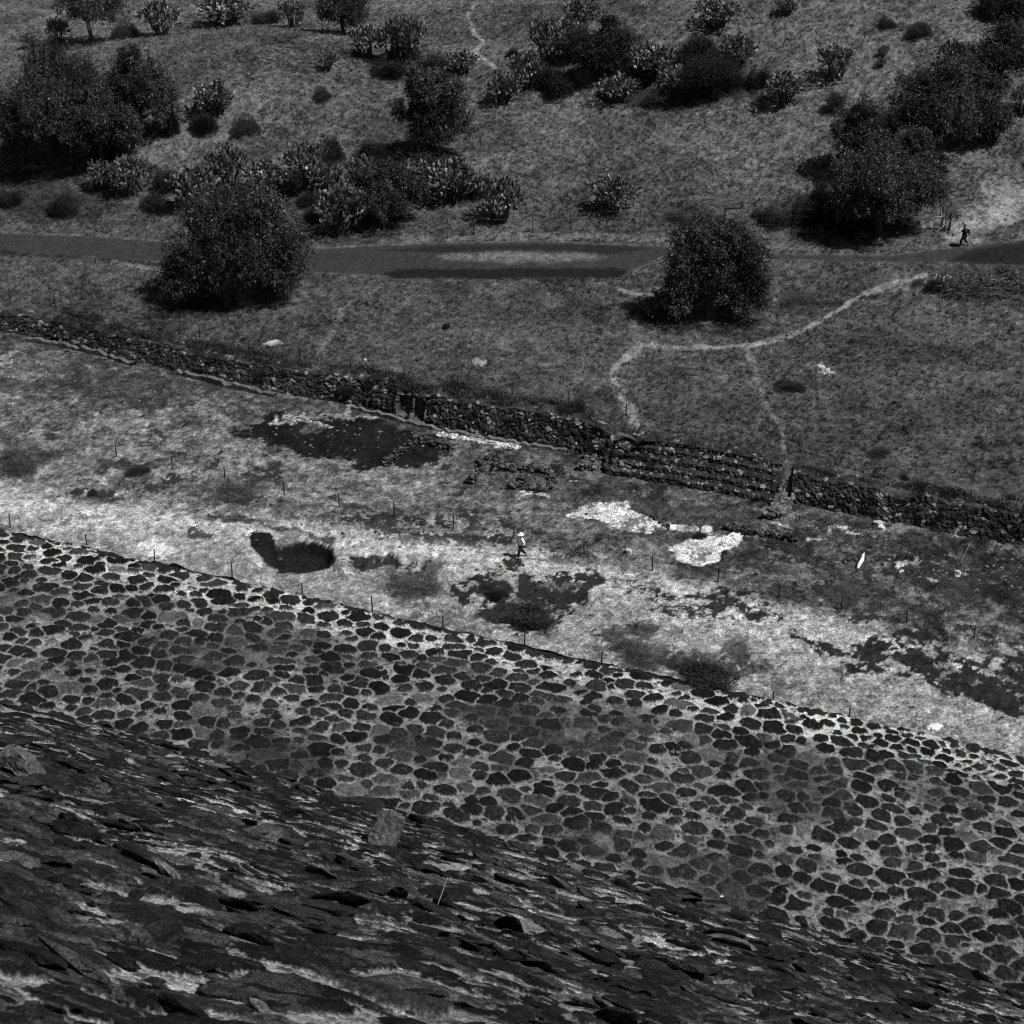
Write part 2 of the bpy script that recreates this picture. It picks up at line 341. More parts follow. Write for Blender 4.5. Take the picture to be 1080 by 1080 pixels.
    for cx, cy, rx, ry in [(880, 692, 26, 6), (940, 700, 16, 5), (985, 690, 14, 4), (915, 716, 20, 5), (1045, 705, 14, 4), (1000, 700, 10, 3), (900, 672, 18, 5), (1070, 690, 12, 6)]: ell(cx, cy, rx, ry, .30, 2, 1.3, .85, only=Lw)
    poly([(925, 590), (980, 588), (1080, 585), (1200, 600), (1200, 645), (1080, 640), (1010, 632), (960, 612)], .020, 4, 2.0, .9, only=Lw)
    poly([(830, 548), (900, 560), (940, 575), (900, 585), (850, 575)], .045, 4, 2, .7, only=Lw); poly([(880, 605), (960, 620), (950, 640), (900, 632)], .04, 4, 2, .7, only=Lw)
    # lime and mortar spills
    poly([(598, 546), (620, 534), (640, 529), (660, 530), (672, 541), (690, 548), (735, 553), (752, 556), (748, 562), (712, 562), (680, 562), (668, 562), (640, 554), (620, 550)], .60, 1.2, .5, 1, var=.2, only=Lw)
    poly([(706, 578), (722, 572), (745, 564), (762, 566), (775, 560), (786, 562), (782, 572), (766, 582), (760, 592), (738, 597), (718, 591)], .62, 1.2, .4, 1, var=.2, only=Lw)
    hol = sst(fbm(x / .8, y / .8, 5, 131, g=.75), .08, .16) * (t > .4) * (px > 590) * (px < 800) * (py > 520) * (py < 600); t = t * (1 - .7 * hol)
    ell(690, 566, 22, 4, .04, 2, 1, .8, only=Lw)
    line([(464, 452), (500, 458), (548, 468)], 5.5, .62, amp=.6, k=.9, only=Lw); line([(300, 437), (330, 440), (400, 440)], 3, .45, amp=.9, k=.7, only=Lw)
    line([(288, 443), (312, 446)], 3, .5, amp=.6, k=.8, only=Lw)
    ell(163, 578, 20, 9, .60, 4, .8, .9, only=Lw); ell(60, 556, 12, 4, .4, 3, 1, .6, only=Lw); ell(100, 500, 14, 4, .35, 2, 1.3, .7, only=Lw); ell(5, 382, 14, 4, .42, 3, 1, .8, only=Lw)
    for cx, cy, rx, ry in [(826, 550, 7, 2), (958, 597, 11, 3), (1008, 604, 4, 3), (893, 562, 10, 2), (925, 552, 4, 3), (862, 566, 8, 2), (988, 609, 6, 2), (880, 556, 14, 2), (600, 507, 7, 2), (560, 525, 14, 2), (1030, 700, 5, 2)]:
        ell(cx, cy, rx, ry, .5, 1.5, .8, .8, only=Lw)
    return np.clip(t, .006, .9)

gx = axis(-56, 56, .095, -2600, 2600); gy = axis(90, 228, .135, -900, 4000)
XX, YY = np.meshgrid(gx, gy)
ZZ = height(XX, YY)
far = np.hypot(XX, YY - 150)
ZZ = ZZ + sst(far, 400, 2500) * 25 * (fbm(XX / 500, YY / 500, 3, 3) * .5 + .5)
x_, y_, z_ = XX.ravel(), YY.ravel(), ZZ.ravel()
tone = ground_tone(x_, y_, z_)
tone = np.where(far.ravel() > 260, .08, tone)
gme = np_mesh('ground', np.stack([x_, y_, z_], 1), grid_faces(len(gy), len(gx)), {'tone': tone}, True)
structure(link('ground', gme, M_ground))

# ------------------------------------------------------------------ masonry fields
def stone_field(u, v, su, sv, seed, gap=.12, jit=.38, rough=.12, rnd=.8, vary=.35):
    """rounded stones set in mortar: returns inside (0 mortar .. 1 stone top), random per stone (3 of them)"""
    wu = rough * .7 * su * fbm(u / (su * .45), v / (sv * .45), 3, seed + 5); wv = rough * .7 * sv * fbm(u / (su * .45), v / (sv * .45), 3, seed + 15)
    U_ = (u + wu) / su; V_ = (v + wv) / sv
    row = np.floor(V_)
    best = np.full(u.shape, 1e9); sec = np.full(u.shape, 1e9); bi = np.zeros(u.shape); bj = np.zeros(u.shape); lx = np.zeros(u.shape); ly = np.zeros(u.shape)
    for dj in (-1, 0, 1):
        j = row + dj; off = 0.5 * (np.mod(j, 2)) + .3 * hsh(j, j * 0 + 3, seed + 9)
        i0 = np.floor(U_ - off)
        for di in (-1, 0, 1):
            i = i0 + di
            cx = i + off + .5 + jit * (hsh(i, j, seed) * 2 - 1); cy = j + .5 + jit * .8 * (hsh(i, j, seed + 1) * 2 - 1)
            wgt = 1 + vary * (hsh(i, j, seed + 2) * 2 - 1)
            dx = (U_ - cx); dy = (V_ - cy)
            e = .25 * (hsh(i, j, seed + 6) * 2 - 1); dyy = dy + e * dx
            d = np.sqrt(dx * dx + dyy * dyy) / wgt
            m = d < best
            sec = np.where(m, best, np.minimum(sec, d)); lx = np.where(m, dx, lx); ly = np.where(m, dy, ly); bi = np.where(m, i, bi); bj = np.where(m, j, bj)
            best = np.where(m, d, best)
    r1 = hsh(bi, bj, seed + 20); r2 = hsh(bi, bj, seed + 21); r3 = hsh(bi, bj, seed + 22)
    edge = (sec - best) * .5
    lim = .50 + .12 * (r3 - .5)
    ins = np.minimum(edge - gap * (.45 + 1.1 * r2), (lim - best) * rnd)
    global LOC
    LOC = (lx, ly)
    return ins, r1, r2, r3

# pyramid frame: n points outward from the pyramid, U runs along its edges
ND = Vector((0.374, 0.927, 0)).normalized()
UD = Vector((ND.y, -ND.x, 0))
def pyr_sheet(name, us, vs, prof, su, sv, seed, parent, relief, mortar, dark, gap=.12, extra=None, rough=.12, moss=None, frame=None, vary=.35, flat=0.0, tiltk=0.0, crisp=(-.03, .05), tm=(-.016, .004), ragged=.02, chips=.5):
    ND, UD = frame or (globals()['ND'], globals()['UD'])
    """us along the edge, vs up the slope; prof(v) -> (n, z) of the plane, frame = other outward and edge directions"""
    Ug, Vg = np.meshgrid(us, vs)
    u = Ug.ravel(); v = Vg.ravel()
    n0, z0, nn, nz = prof(v)
    ins, r1, r2, r3 = stone_field(u, v, su, sv, seed, gap=gap, rough=rough, vary=vary); loc0 = LOC
    if extra is not None: ins, r1, r2, r3, loc0 = extra(u, v, ins, r1, r2, r3, loc0)
    lx, ly = loc0; ins = ins + ragged * fbm(u / .10, v / .10, 3, seed + 60, g=.7) * 2
    m = sst(ins, *crisp)
    c_ins, c1, c2, c3 = stone_field(u, v, .15, .12, seed + 500, gap=.10, vary=.6)
    chip = sst(c_ins, -.02, .05) * (c1 < chips) * (1 - sst(ins, -.08, -.03))     # small stones pressed into the joints
    dome = np.sqrt(np.clip(ins / .32, 0, 1))
    hh = relief * (.35 + .9 * r1) * (m * (.55 + .5 * flat) + .6 * dome * (1 - .7 * flat)) + relief * .8 * fbm(u / .14, v / .14, 3, seed + 70, g=.65) * (.35 + m) + relief * .9 * fbm(u / 1.7, v / 1.7, 2, seed + 77)
    hh = hh + tiltk * m * ((r1 - .5) * lx * 2 + (r3 - .5) * ly * 2)
    hh = hh + relief * .8 * m * (r2 - .5) * (fbm(u / .5, v / .5, 2, seed + 79))
    hh = hh + relief * .5 * chip
    st = dark * (.45 + .7 * r2 ** 1.5 + 1.4 * (r3 > .80) * r1 + 3.0 * (r3 > .965)) * (1 + .9 * fbm(u / .10, v / .10, 4, seed + 80, g=.75)) * (1 + .5 * fbm(u / .9, v / .9, 2, seed + 81))
    mo = mortar * (1 + .9 * fbm(u / .16, v / .16, 4, seed + 85, g=.75) + .35 * fbm(u / 2.5, v / 2.5, 3, seed + 86))
    mt = sst(ins, *tm)      # the stone's own colour runs down its sides into the joint
    mo = mo * (1 - chip) + chip * (.03 + .09 * c2)
    spk = sst(fbm(u / .06, v / .06, 2, seed + 95), .42, .5); st = st + .03 * spk * (r2 > .3)
    t = st * mt + mo * (1 - mt); m = mt
    if moss is not None: t, hh = moss(u, v, t, m, hh)
    X = UD.x * u + ND.x * (n0 + nn * hh); Y = UD.y * u + ND.y * (n0 + nn * hh); Z = z0 + nz * hh
    me = np_mesh(name, np.stack([X, Y, Z], 1), grid_faces(len(vs), len(us)), {'tone': np.clip(t, .005, .9)}, True)
    return link(name, me, M_stone, parent)

pyr = empty('stone_pyramid', (0, 95, 0), 'huge stepped pyramid of dark stones set in pale mortar filling the foreground', 'pyramid')
pyr.location = (0, 0, 0)
# terrace edge (z = EZ) seen along px line (0,562)-(1080,800)
EZ = 35.0
e0 = Vector((*G(0, 561, EZ), 0)); e1 = Vector((*G(1080, 798, EZ), 0)); NE = (ND.dot(e0) + ND.dot(e1)) / 2
AL = R(6.0)
cAL, sAL = math.cos(AL), math.sin(AL)
def profB(v): return NE - v * cAL, EZ + v * sAL, sAL, cAL
def axis2(lo, hi, step, grow, end):
    a = [lo]; s = step
    while a[-1] < end:
        if a[-1] > hi: s *= grow
        a.append(a[-1] + s)
    return np.array(a)
def strip_small(u, v, ins, r1, r2, r3, l0):
    i2 = stone_field(u, v, .42, .34, 900, gap=.09); l2 = LOC
    q = ((v + .25 * fbm(u / 1.2, v, 2, 903)) < .10 + np.clip((u + 12.5) * .22, 0, 1.5))
    return np.where(q, i2[0], ins), np.where(q, i2[1] * .5, r1), np.where(q, i2[2], r2), np.where(q, i2[3] * .8, r3), (np.where(q, l2[0], l0[0]), np.where(q, l2[1], l0[1]))
def mossB(u, v, t, m, hh):
    # brighter fresh mortar band along the edge; weathered dark growth further in
    band = (1 - sst(v + .5 * fbm(u / 2, v / 2, 3, 911), 1.0, 1.7)); band = np.maximum(band, .0)
    bm = band * (1 - m) * (1 - .5 * sst(u, -10, -4))
    t = t * (1 + .75 * bm)
    rim = (v < .13) & (fbm(u / .6, v * 2, 2, 912) > -.12)
    t = np.where(rim, .022, t)
    gx_ = fbm(u / 3.2, v / 2.0, 4, 915)
    grow = sst(gx_ + .32 * np.exp(-((u + 21) / 6) ** 2 - ((v - 2.6) / 1.3) ** 2) + .24 * np.exp(-((u + 11) / 6) ** 2 - ((v - 3.5) / 2.0) ** 2), .17, .36) * (1 - band)
    dk = .058 * (1 + 1.1 * fbm(u / .12, v / .12, 4, 917, g=.75)) * (1 + .6 * fbm(u / .5, v / .5, 2, 918))
    kk = .72 * grow * (1 - .85 * m); t = t * (1 - kk) + dk * kk
    hh = hh + .02 * grow * fbm(u / .12, v / .09, 3, 919)
    t = t * (1 - .22 * sst(v, 1.5, 4) * (1 - m))
    gr = sst(fbm(u / 1.6, v / 1.0, 4, 921), .0, .25) * (1 - band)
    t = t * (1 - .45 * gr * (1 - m))
    # pale slabs now and then
    return t, hh
usB = np.arange(-39, 2, .034)
sheetB = pyr_sheet('lower_terrace', usB, np.concatenate([[-.06], axis2(0, 12.5, .04, 1.05, 21)]), profB, .56, .50, 300, pyr, .060, .27, .021, gap=.050, extra=strip_small, moss=mossB, vary=.42, rough=.16, flat=.4, tiltk=.06, crisp=(-.035, .06), tm=(-.014, .002), ragged=.008)
# steep hidden tier under the terrace edge down to the ground
def profC(v):
    b = R(52); return NE + v * math.cos(b), EZ - v * math.sin(b), math.sin(b), math.cos(b)
pyr_sheet('lower_slope', np.arange(-90, 90, .22), np.arange(-.02, 44.8, .2), profC, .66, .62, 330, pyr, .08, .17, .036)
# upper tier right under the camera
ZA = 49.0
a0 = Vector((*G(0, 736, ZA), 0)); a1 = Vector((*G(1080, 1046, ZA), 0)); UDA = (a1 - a0).normalized(); NDA = Vector((-UDA.y, UDA.x, 0))
NA = NDA.dot(a0); BE = math.atan((CAMZ - 2.35 - ZA) / NA); cB, sB = math.cos(BE), math.sin(BE)
def profA(v): return NA - v * cB, ZA + v * sB, sB, cB
def bigA(u, v, ins, r1, r2, r3, l0):
    i2 = stone_field(u, v, .85, .62, 950, gap=.05, rough=.3, vary=.45); l2 = LOC
    q = fbm(u / 2.4, v / 2.4, 2, 955) > np.clip(.5 - v * .03, -.15, .5)
    return np.where(q, i2[0], ins), np.where(q, i2[1] * 1.25, r1), np.where(q, i2[2], r2), np.where(q, i2[3], r3), (np.where(q, l2[0], l0[0]), np.where(q, l2[1], l0[1]))
def mossA(u, v, t, m, hh):
    g = sst(fbm(u / 1.3, v / 1.6, 5, 961, g=.62) + .012 * (v - 8), -.05, .15)
    dk = .03 * (1 + .6 * fbm(u / .07, v / .07, 4, 963, g=.7))
    t = t * (1 - .8 * g) + .55 * dk * .8 * g
    hh = hh + .022 * g * fbm(u / .14, v / .14, 3, 967, g=.65) + .020 * fbm(u / .25, v / .25, 3, 966, g=.6) + .07 * fbm(u / .9, v / .7, 2, 968)
    w_ = sst(fbm(u / .9, v / .5, 5, 969, g=.65), .22, .30) * (1 - m * .8)
    t = t + .20 * w_
    return t, hh
usA = np.arange(-17, 7, .019)
vsA = np.arange(-.05, 22, .019)
FA = (NDA, UDA)
pyr_sheet('upper_slope', usA, vsA, profA, .36, .30, 400, pyr, .020, .23, .013, gap=.045, extra=bigA, rough=.36, moss=mossA, frame=FA, vary=.6, flat=.7, tiltk=.03, crisp=(-.03, .05), tm=(-.008, .006), ragged=.05, chips=.7)
def profD(v):
    b = R(62); return NA + v * math.cos(b), ZA - v * math.sin(b), math.sin(b), math.cos(b)
pyr_sheet('middle_slope', np.arange(-45, 45, .2), np.arange(.25, 15.5, .2), profD, .5, .42, 430, pyr, .06, .14, .034, frame=FA)

# rough stones standing proud of the near slope: chipped convex lumps bedded in it
def hull_tris(base):
    import bmesh
    bm = bmesh.new(); vs = [bm.verts.new(b) for b in base]; bmesh.ops.convex_hull(bm, input=vs); bmesh.ops.triangulate(bm, faces=bm.faces[:]); bm.verts.index_update()
    tri = [[v.index for v in f.verts] for f in bm.faces]; bm.free(); return np.array(tri)
def jutting(n, seed, prof, frame, u0, u1, v0, v1, smin, smax, up):
    rr = np.random.default_rng(seed); nd, ud = frame; V = []; Fc = []; T = []
    gi = np.arange(44) + .5; ph_ = np.arccos(1 - 2 * gi / 44); th_ = math.pi * (1 + 5 ** .5) * gi
    base0 = np.stack([np.cos(th_) * np.sin(ph_), np.sin(th_) * np.sin(ph_), np.cos(ph_)], 1); tri = hull_tris(base0); nv = 44
    for k in range(n):
        u = u0 + (u1 - u0) * rr.random(); v = v0 + (v1 - v0) * rr.random(); n0, z0, nn, nz = prof(v)
        s = smin + (smax - smin) * rr.random() ** 2.2
        cl = base0.copy()
        for _ in range(5):                              # chip off a few faces
            pn = rr.normal(size=3); pn /= np.linalg.norm(pn); dd = cl @ pn - (.55 + .3 * rr.random()); cl = cl - np.maximum(dd, 0)[:, None] * pn
        q = cl * (1 + .07 * rr.normal(size=(nv, 1))) * np.array([s * (1 + .5 * rr.random()), s * (.6 + .3 * rr.random()), s * up * (.6 + .8 * rr.random())])
        a = rr.normal() * .5; ca, sa = math.cos(a), math.sin(a); q = np.stack([q[:, 0] * ca - q[:, 1] * sa, q[:, 0] * sa + q[:, 1] * ca, q[:, 2]], 1)
        q[:, 2] += .25 * rr.normal() * q[:, 0] * .6 + .25 * rr.normal() * q[:, 1]
        c = np.array([ud.x * u + nd.x * n0, ud.y * u + nd.y * n0, z0]); N_ = np.array([nd.x * nn, nd.y * nn, nz]); U_ = np.array([ud.x, ud.y, 0.]); W_ = np.cross(N_, U_)
        V.append(c + q[:, :1] * U_ + q[:, 1:2] * W_ + (q[:, 2:] + .004) * N_); Fc.append(tri + nv * k)
        T.append(np.full(nv, rr.choice([.012, .018, .026, .038, .06, .11], p=[.26, .26, .2, .13, .10, .05])) * (1 + 1.1 * (rr.random(nv) - .5)))
    return np_mesh('jutting_stones', np.concatenate(V), np.concatenate(Fc), {'tone': np.concatenate(T)}, False)
js = link('jutting_stones', jutting(5200, 1201, profA, FA, -17, 7, 0.0, 21, .035, .23, .26), M_jut, pyr); js['kind'] = 'stuff'

# projecting anchor stones of the upper slope
def on_plane(px, py, n0, z0, slope, nd=None):
    d = Vector([float(q) for q in ray(px, py)]); o = Vector((0, 0, CAMZ))
    nd = nd or ND
    N = nd * math.sin(slope) + Vector((0, 0, math.cos(slope))); P = nd * n0 + Vector((0, 0, z0))
    t = (P - o).dot(N) / d.dot(N); return o + d * t, N
def rock(name, size, seed, m, parent=None, facets=3, cut=.25, tone_=None):
    """an irregular chipped block"""
    import bmesh
    bm = bmesh.new(); bmesh.ops.create_cube(bm, size=1.0)
    bmesh.ops.subdivide_edges(bm, edges=bm.edges[:], cuts=4, use_grid_fill=True)
    rr = random.Random(seed)
    planes = [(Vector((rr.uniform(-1, 1), rr.uniform(-1, 1), rr.uniform(-1, 1))).normalized(), rr.uniform(.42, .62)) for _ in range(9)]
    for vv in bm.verts:
        p = vv.co
        for n, d in planes:
            k = p.dot(n) - d
            if k > 0: p = p - n * k
        f = 1 + .05 * rr.uniform(-1, 1)
        vv.co = Vector((p.x * size[0] * f, p.y * size[1] * f, p.z * size[2] * f))
    me = bpy.data.meshes.new(name); bm.to_mesh(me); bm.free()
    if tone_ is not None:
        at = me.attributes.new('tone', 'FLOAT', 'POINT'); at.data.foreach_set('value', [tone_] * len(me.vertices))
    return link(name, me, m, parent)
for i, (px, py, s, rz, lab) in enumerate([(402, 893, (.30, .20, .62), -.4, 'pale split block with streaked face'), (22, 820, (.34, .24, .40), 2.1, 'grey wedge block')]):
    P, N = on_plane(px, py, NA, ZA, BE, NDA)
    o = rock('projecting_stone', s, 20 + i, M_greystone, pyr); o.location = P + N * .12; o['label'] = lab
    o.rotation_euler = (R(-25), R(14), rz)

# ------------------------------------------------------------------ rubble walls
def wall_strip(name, xs_px, label, face_w, seed, su=.34, sv=.26, recess=None, steps=0, group=None):
    x0 = float(G(xs_px[0], np.interp(xs_px[0], *WB))[0]); x1 = float(G(xs_px[1], np.interp(xs_px[1], *WB))[0])
    xs = np.arange(x0, x1, .05)
    ys = np.interp(xs, WX, WY)
    ks = np.ones(21) / 21; yp = np.pad(ys, 10, mode='edge'); ys = np.convolve(yp, ks, 'valid') if not steps else ys
    tx = np.gradient(xs); ty = np.gradient(ys); L_ = np.hypot(tx, ty); nx = -ty / L_; ny = tx / L_       # inward (away from camera)
    H = np.interp(xs, WX, WH) * 1.0
    s = np.concatenate([[0], np.cumsum(np.hypot(np.diff(xs), np.diff(ys)))])
    # profile: list of (back, up) 0..1 then cap
    if steps:
        prof = [(-.15, -.3), (-.02, 0)]
        for k in range(steps):
            b0 = face_w * k / steps; b1 = face_w * (k + 1) / steps; z0 = k / steps; z1 = (k + 1) / steps
            for q in np.linspace(0, 1, 7)[1:]: prof.append((b0 + .08 * q, z0 + (z1 - z0) * q))
            for q in np.linspace(0, 1, 8)[1:]: prof.append((b0 + .08 + (b1 - b0 - .08) * q, z1))
        prof.append((face_w + .5, 1.0)); prof.append((face_w + .9, .9))
    else:
        prof = [(-.12, -.15)] + [(face_w * q, q) for q in np.linspace(0, 1, 40)] + [(face_w + .12 * k, 1.0 + .02) for k in range(1, 8)] + [(face_w + 1.1, .93), (face_w + 1.5, .5)]
    prof = np.array(prof)
    nb = len(prof); ns = len(xs)
    B = prof[:, 0][:, None] * np.ones((1, ns)); T = prof[:, 1][:, None] * H[None, :]
    arc = np.concatenate([[0], np.cumsum(np.hypot(np.diff(prof[:, 0]), np.diff(prof[:, 1]) * 2))])[:, None] * np.ones((1, ns))
    Sg = s[None, :] * np.ones((nb, 1))
    ins, r1, r2, r3 = stone_field(Sg.ravel(), arc.ravel(), su, sv, seed, gap=.05, rough=.35, vary=.5)
    m = sst(ins, -.02, .05).reshape(nb, ns); r1 = r1.reshape(nb, ns); r2 = r2.reshape(nb, ns)
    disp = m * (.04 + .13 * r1) + .05 * fbm(Sg / .12, arc / .12, 3, seed + 3) + (0 if steps else .12 * fbm(Sg / 1.4, arc / 1.4, 3, seed + 4))
    top = .10 * fbm(s / .9, s * 0, 3, seed + 6)
    if not steps: T = T + (T > .2) * (.40 * fbm(s / 1.6, s * 0 + 2, 3, seed + 8))[None, :]
    tn = (.05 * (1 - m) + m * (.02 + .08 * r2 ** 1.6 + .17 * (r2 > .86))) * (1 + .35 * fbm(Sg / .1, arc / .1, 2, seed + 10))
    tn = tn * (1 - .55 * sst(fbm(Sg / 2.6, arc / 1.4, 3, seed + 12), .1, .35))
    ups = np.zeros(nb); ups[1:] = (np.diff(prof[:, 1]) > 1e-6); face = ups[:, None] * .9 + .1; tn = tn * .82
    dn = disp * face; dz = disp * (1 - face)
    if recess:
        for (pa, pb, za, zb, dep) in recess:
            xa = float(G(pa, np.interp(pa, *WB))[0]); xb = float(G(pb, np.interp(pb, *WB))[0])
            q = ((xs > xa) & (xs < xb))[None, :] & (T > za) & (T < zb)
            dn = np.where(q, dn - dep, dn)
            rim = ((xs > xa - .16) & (xs < xb + .16))[None, :] & (T > za - .1) & (T < zb + .16) & ~q
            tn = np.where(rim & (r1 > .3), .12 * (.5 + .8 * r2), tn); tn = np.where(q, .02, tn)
    bx = nx[None, :] * (B - dn); by = ny[None, :] * (B - dn)
    X = xs[None, :] + bx; Y = ys[None, :] + by; Z = T + dz + (top[None, :] * (prof[:, 1] > .5)[:, None] if not steps else 0)
    me = np_mesh(name, np.stack([X.ravel(), Y.ravel(), Z.ravel()], 1), grid_faces(nb, ns), {'tone': np.clip(tn.ravel(), .008, .7)}, False)
    return me
rt = empty('rubble_retaining_wall', (*gp(300, 415), 0), 'long dark rubble wall with two dark niches left of the stone steps', 'wall'); rt.location = (0, 0, 0)
link('wall_face', wall_strip('wall_face', (-280, 638), '', .75, 500, recess=[(418, 430, .25, 1.45, .5), (434, 446, .1, 1.45, .5)]), M_rubble, rt)
r2t = empty('rubble_retaining_wall', (0, 0, 0), 'dark rubble wall to the right of the stone steps', 'wall')
link('wall_face', wall_strip('wall_face', (834, 1450), '', .75, 560), M_rubble, r2t)
stp = empty('stone_steps', (0, 0, 0), 'wide flight of five low rubble steps between two dark walls', 'steps')
link('step_courses', wall_strip('step_courses', (636, 820), '', 2.7, 600, su=.30, sv=.22, steps=5), M_rubble, stp)

def rubble_pile(pts, n, smin, smax, seed, hmax=.4, zfun=None, tone_=(.04, .13)):
    """loose chipped stones heaped round the given world points (one mesh)"""
    rr = np.random.default_rng(seed); V = []; Fc = []; T = []
    base = np.array([[1, 0, 0], [-1, 0, 0], [0, 1, 0], [0, -1, 0], [0, 0, 1], [0, 0, -1], [.7, .7, .6], [-.7, .7, .5], [.7, -.7, .6], [-.7, -.7, .5], [.7, .7, -.6], [-.7, .7, -.5], [.7, -.7, -.6], [-.7, -.7, -.5]], float)
    import itertools
    import mathutils
    tri = None
    import bmesh
    bm = bmesh.new(); vs = [bm.verts.new(b) for b in base]; bmesh.ops.convex_hull(bm, input=vs); bmesh.ops.triangulate(bm, faces=bm.faces[:]); bm.verts.ensure_lookup_table(); bm.verts.index_update()
    tri = np.array([[v.index for v in f.verts] for f in bm.faces]); bm.free()
    pts = np.array(pts, float)
    for k in range(n):
        i = rr.integers(len(pts)); c = pts[i]
        s = smin + (smax - smin) * rr.random() ** 2
        a = rr.random() * 6.28; q = base * (1 + .3 * (rr.random(base.shape) - .5)) * np.array([1, .75 + .3 * rr.random(), .55 + .35 * rr.random()]) * s
        ca, sa = math.cos(a), math.sin(a); b = (rr.random() - .5) * 1.2; cb, sb = math.cos(b), math.sin(b)
        q = np.stack([q[:, 0] * ca - q[:, 1] * sa, q[:, 0] * sa + q[:, 1] * ca, q[:, 2]], 1); q = np.stack([q[:, 0], q[:, 1] * cb - q[:, 2] * sb, q[:, 1] * sb + q[:, 2] * cb], 1)
        V.append(q + c[:3] + np.array([0, 0, rr.random() * hmax])); Fc.append(tri + len(base) * k); T.append(np.full(len(base), tone_[0] + (tone_[1] - tone_[0]) * rr.random() ** 1.5))
    return np_mesh('rubble', np.concatenate(V), np.concatenate(Fc), {'tone': np.concatenate(T)}, False)
def path_pts(px_pts, step, width=.3, jz=0.0):
    out = []
    W = [hit(*p) for p in px_pts]
    for a, b in zip(W[:-1], W[1:]):
        L_ = (b - a).length; n = max(2, int(L_ / step)); d = (b - a).normalized(); s = Vector((-d.y, d.x, 0))
        for k in range(n):
            for q in (-1, 0, 1):
                p = a + (b - a) * (k / n) + s * q * width / 2; out.append((p.x, p.y, float(height(p.x, p.y)) + jz))
    return out
def low_wall(px_pts, label, seed, n_per=26, width=.4, hmax=.4, smin=.07, smax=.2, tone_=(.025, .12), name='low_stone_wall', cat='ruined wall', group='low ruined walls'):
    pts = path_pts(px_pts, .15, width); L_ = len(pts) * .05
    me = rubble_pile(pts, int(L_ * n_per), smin, smax, seed, hmax, tone_=tone_)
    return tag(link(name, me, M_rubble), label, cat, group)
low_wall([(436, 463), (455, 468), (479, 476)], 'short straight remnant of low wall just below the wall with niches', 701)
low_wall([(407, 492), (425, 477), (440, 466)], 'crumbled low wall bending down at the edge of the dark bare patch', 702, n_per=16)
low_wall([(498, 510), (506, 497), (512, 486), (524, 482), (527, 497), (516, 498)], 'hooked low stone wall with a taller lump, left of the square room outline', 703, hmax=.55)
low_wall([(530, 495), (548, 497), (566, 497), (585, 501), (583, 511), (577, 518), (556, 518), (549, 507), (538, 517)], 'low stone outline of a small square room', 704)
low_wall([(762, 556), (790, 562), (815, 566), (842, 572)], 'low line of stones just right of the white lime patch', 705)
low_wall([(690, 545), (700, 552), (702, 560)], 'small dark curb of stones at the notch in the white lime', 706, n_per=14, hmax=.2)
low_wall([(863, 588), (890, 592), (915, 588)], 'faint low stones among grass left of the white strip', 707, n_per=10, hmax=.15)
# rubble buttresses of the steps
for pts, lab, sd in [([(618, 496), (626, 490), (631, 482), (634, 474), (640, 468)], 'rubble cheek closing the left end of the steps', 711), ([(815, 548), (822, 540), (828, 530), (832, 520), (836, 510)], 'rubble cheek closing the right end of the steps', 712)]:
    P = []
    for a, b in zip(pts[:-1], pts[1:]):
        for k in range(8):
            q = (a[0] + (b[0] - a[0]) * k / 8, a[1] + (b[1] - a[1]) * k / 8); h_ = hit(*q)
            for zz in np.arange(0, .55, .12):
                for ww in (-.55, -.25, 0, .25, .5): P.append((h_.x + ww, h_.y, h_.z + zz - .1))
    tag(link('rubble_cheek', rubble_pile(P, 700, .07, .20, sd, .1, tone_=(.05, .2)), M_rubble), lab, 'stone pile', 'cheeks of the stone steps')
# kerb at the foot of the left wall
def kerb(px_pts, name, label, wd, ht, tn, seed):
    Wp = [Vector((*gp(*p), 0)) for p in px_pts]; V = []; T = []
    rows = []
    for a, b in zip(Wp[:-1], Wp[1:]):
        n = max(2, int((b - a).length / .12)); d = (b - a).normalized(); s = Vector((-d.y, d.x, 0))
        for k in range(n):
            p = a + (b - a) * k / n; rows.append((p, s))
    for i, (p, s) in enumerate(rows):
        j = .05 * (vnoise(np.array(i * .6), np.array(0.), seed) - .5); h_ = ht * (1 + 1.3 * (vnoise(np.array(i * .35), np.array(3.), seed) - .5)); z0 = float(height(p.x, p.y, False))
        for (o_, z) in ((-wd / 2, -.1), (-wd / 2 + .02, h_ * .9), (0, h_), (wd / 2 - .02, h_ * .95), (wd / 2, -.1)):
            q = p + s * (o_ + float(j)); V.append((q.x, q.y, z0 + float(z))); T.append(tn * (.6 + .9 * float(vnoise(np.array(i * .8), np.array(o_ * 9), seed + 1))))
    me = np_mesh(name, np.array(V), grid_faces(len(rows), 5), {'tone': np.array(T)}, False)
    return tag(link(name, me, M_rubble), label, 'kerb', 'stone kerbs along the wall foot')
kerb([(24, 359), (60, 364), (110, 375), (143, 386)], 'stone_kerb', 'low kerb at the foot of the dark wall near the left edge of the photo', .35, .28, .10, 1)
kerb([(188, 394), (240, 408), (292, 419)], 'stone_kerb', 'low kerb casting a dark line left of the bare dark patch', .35, .3, .10, 2)
kerb([(372, 431), (420, 444), (470, 456), (520, 465), (600, 477), (722, 482 + 12)][:5], 'stone_kerb', 'long pale kerb running below the two dark niches', .30, .22, .13, 3)

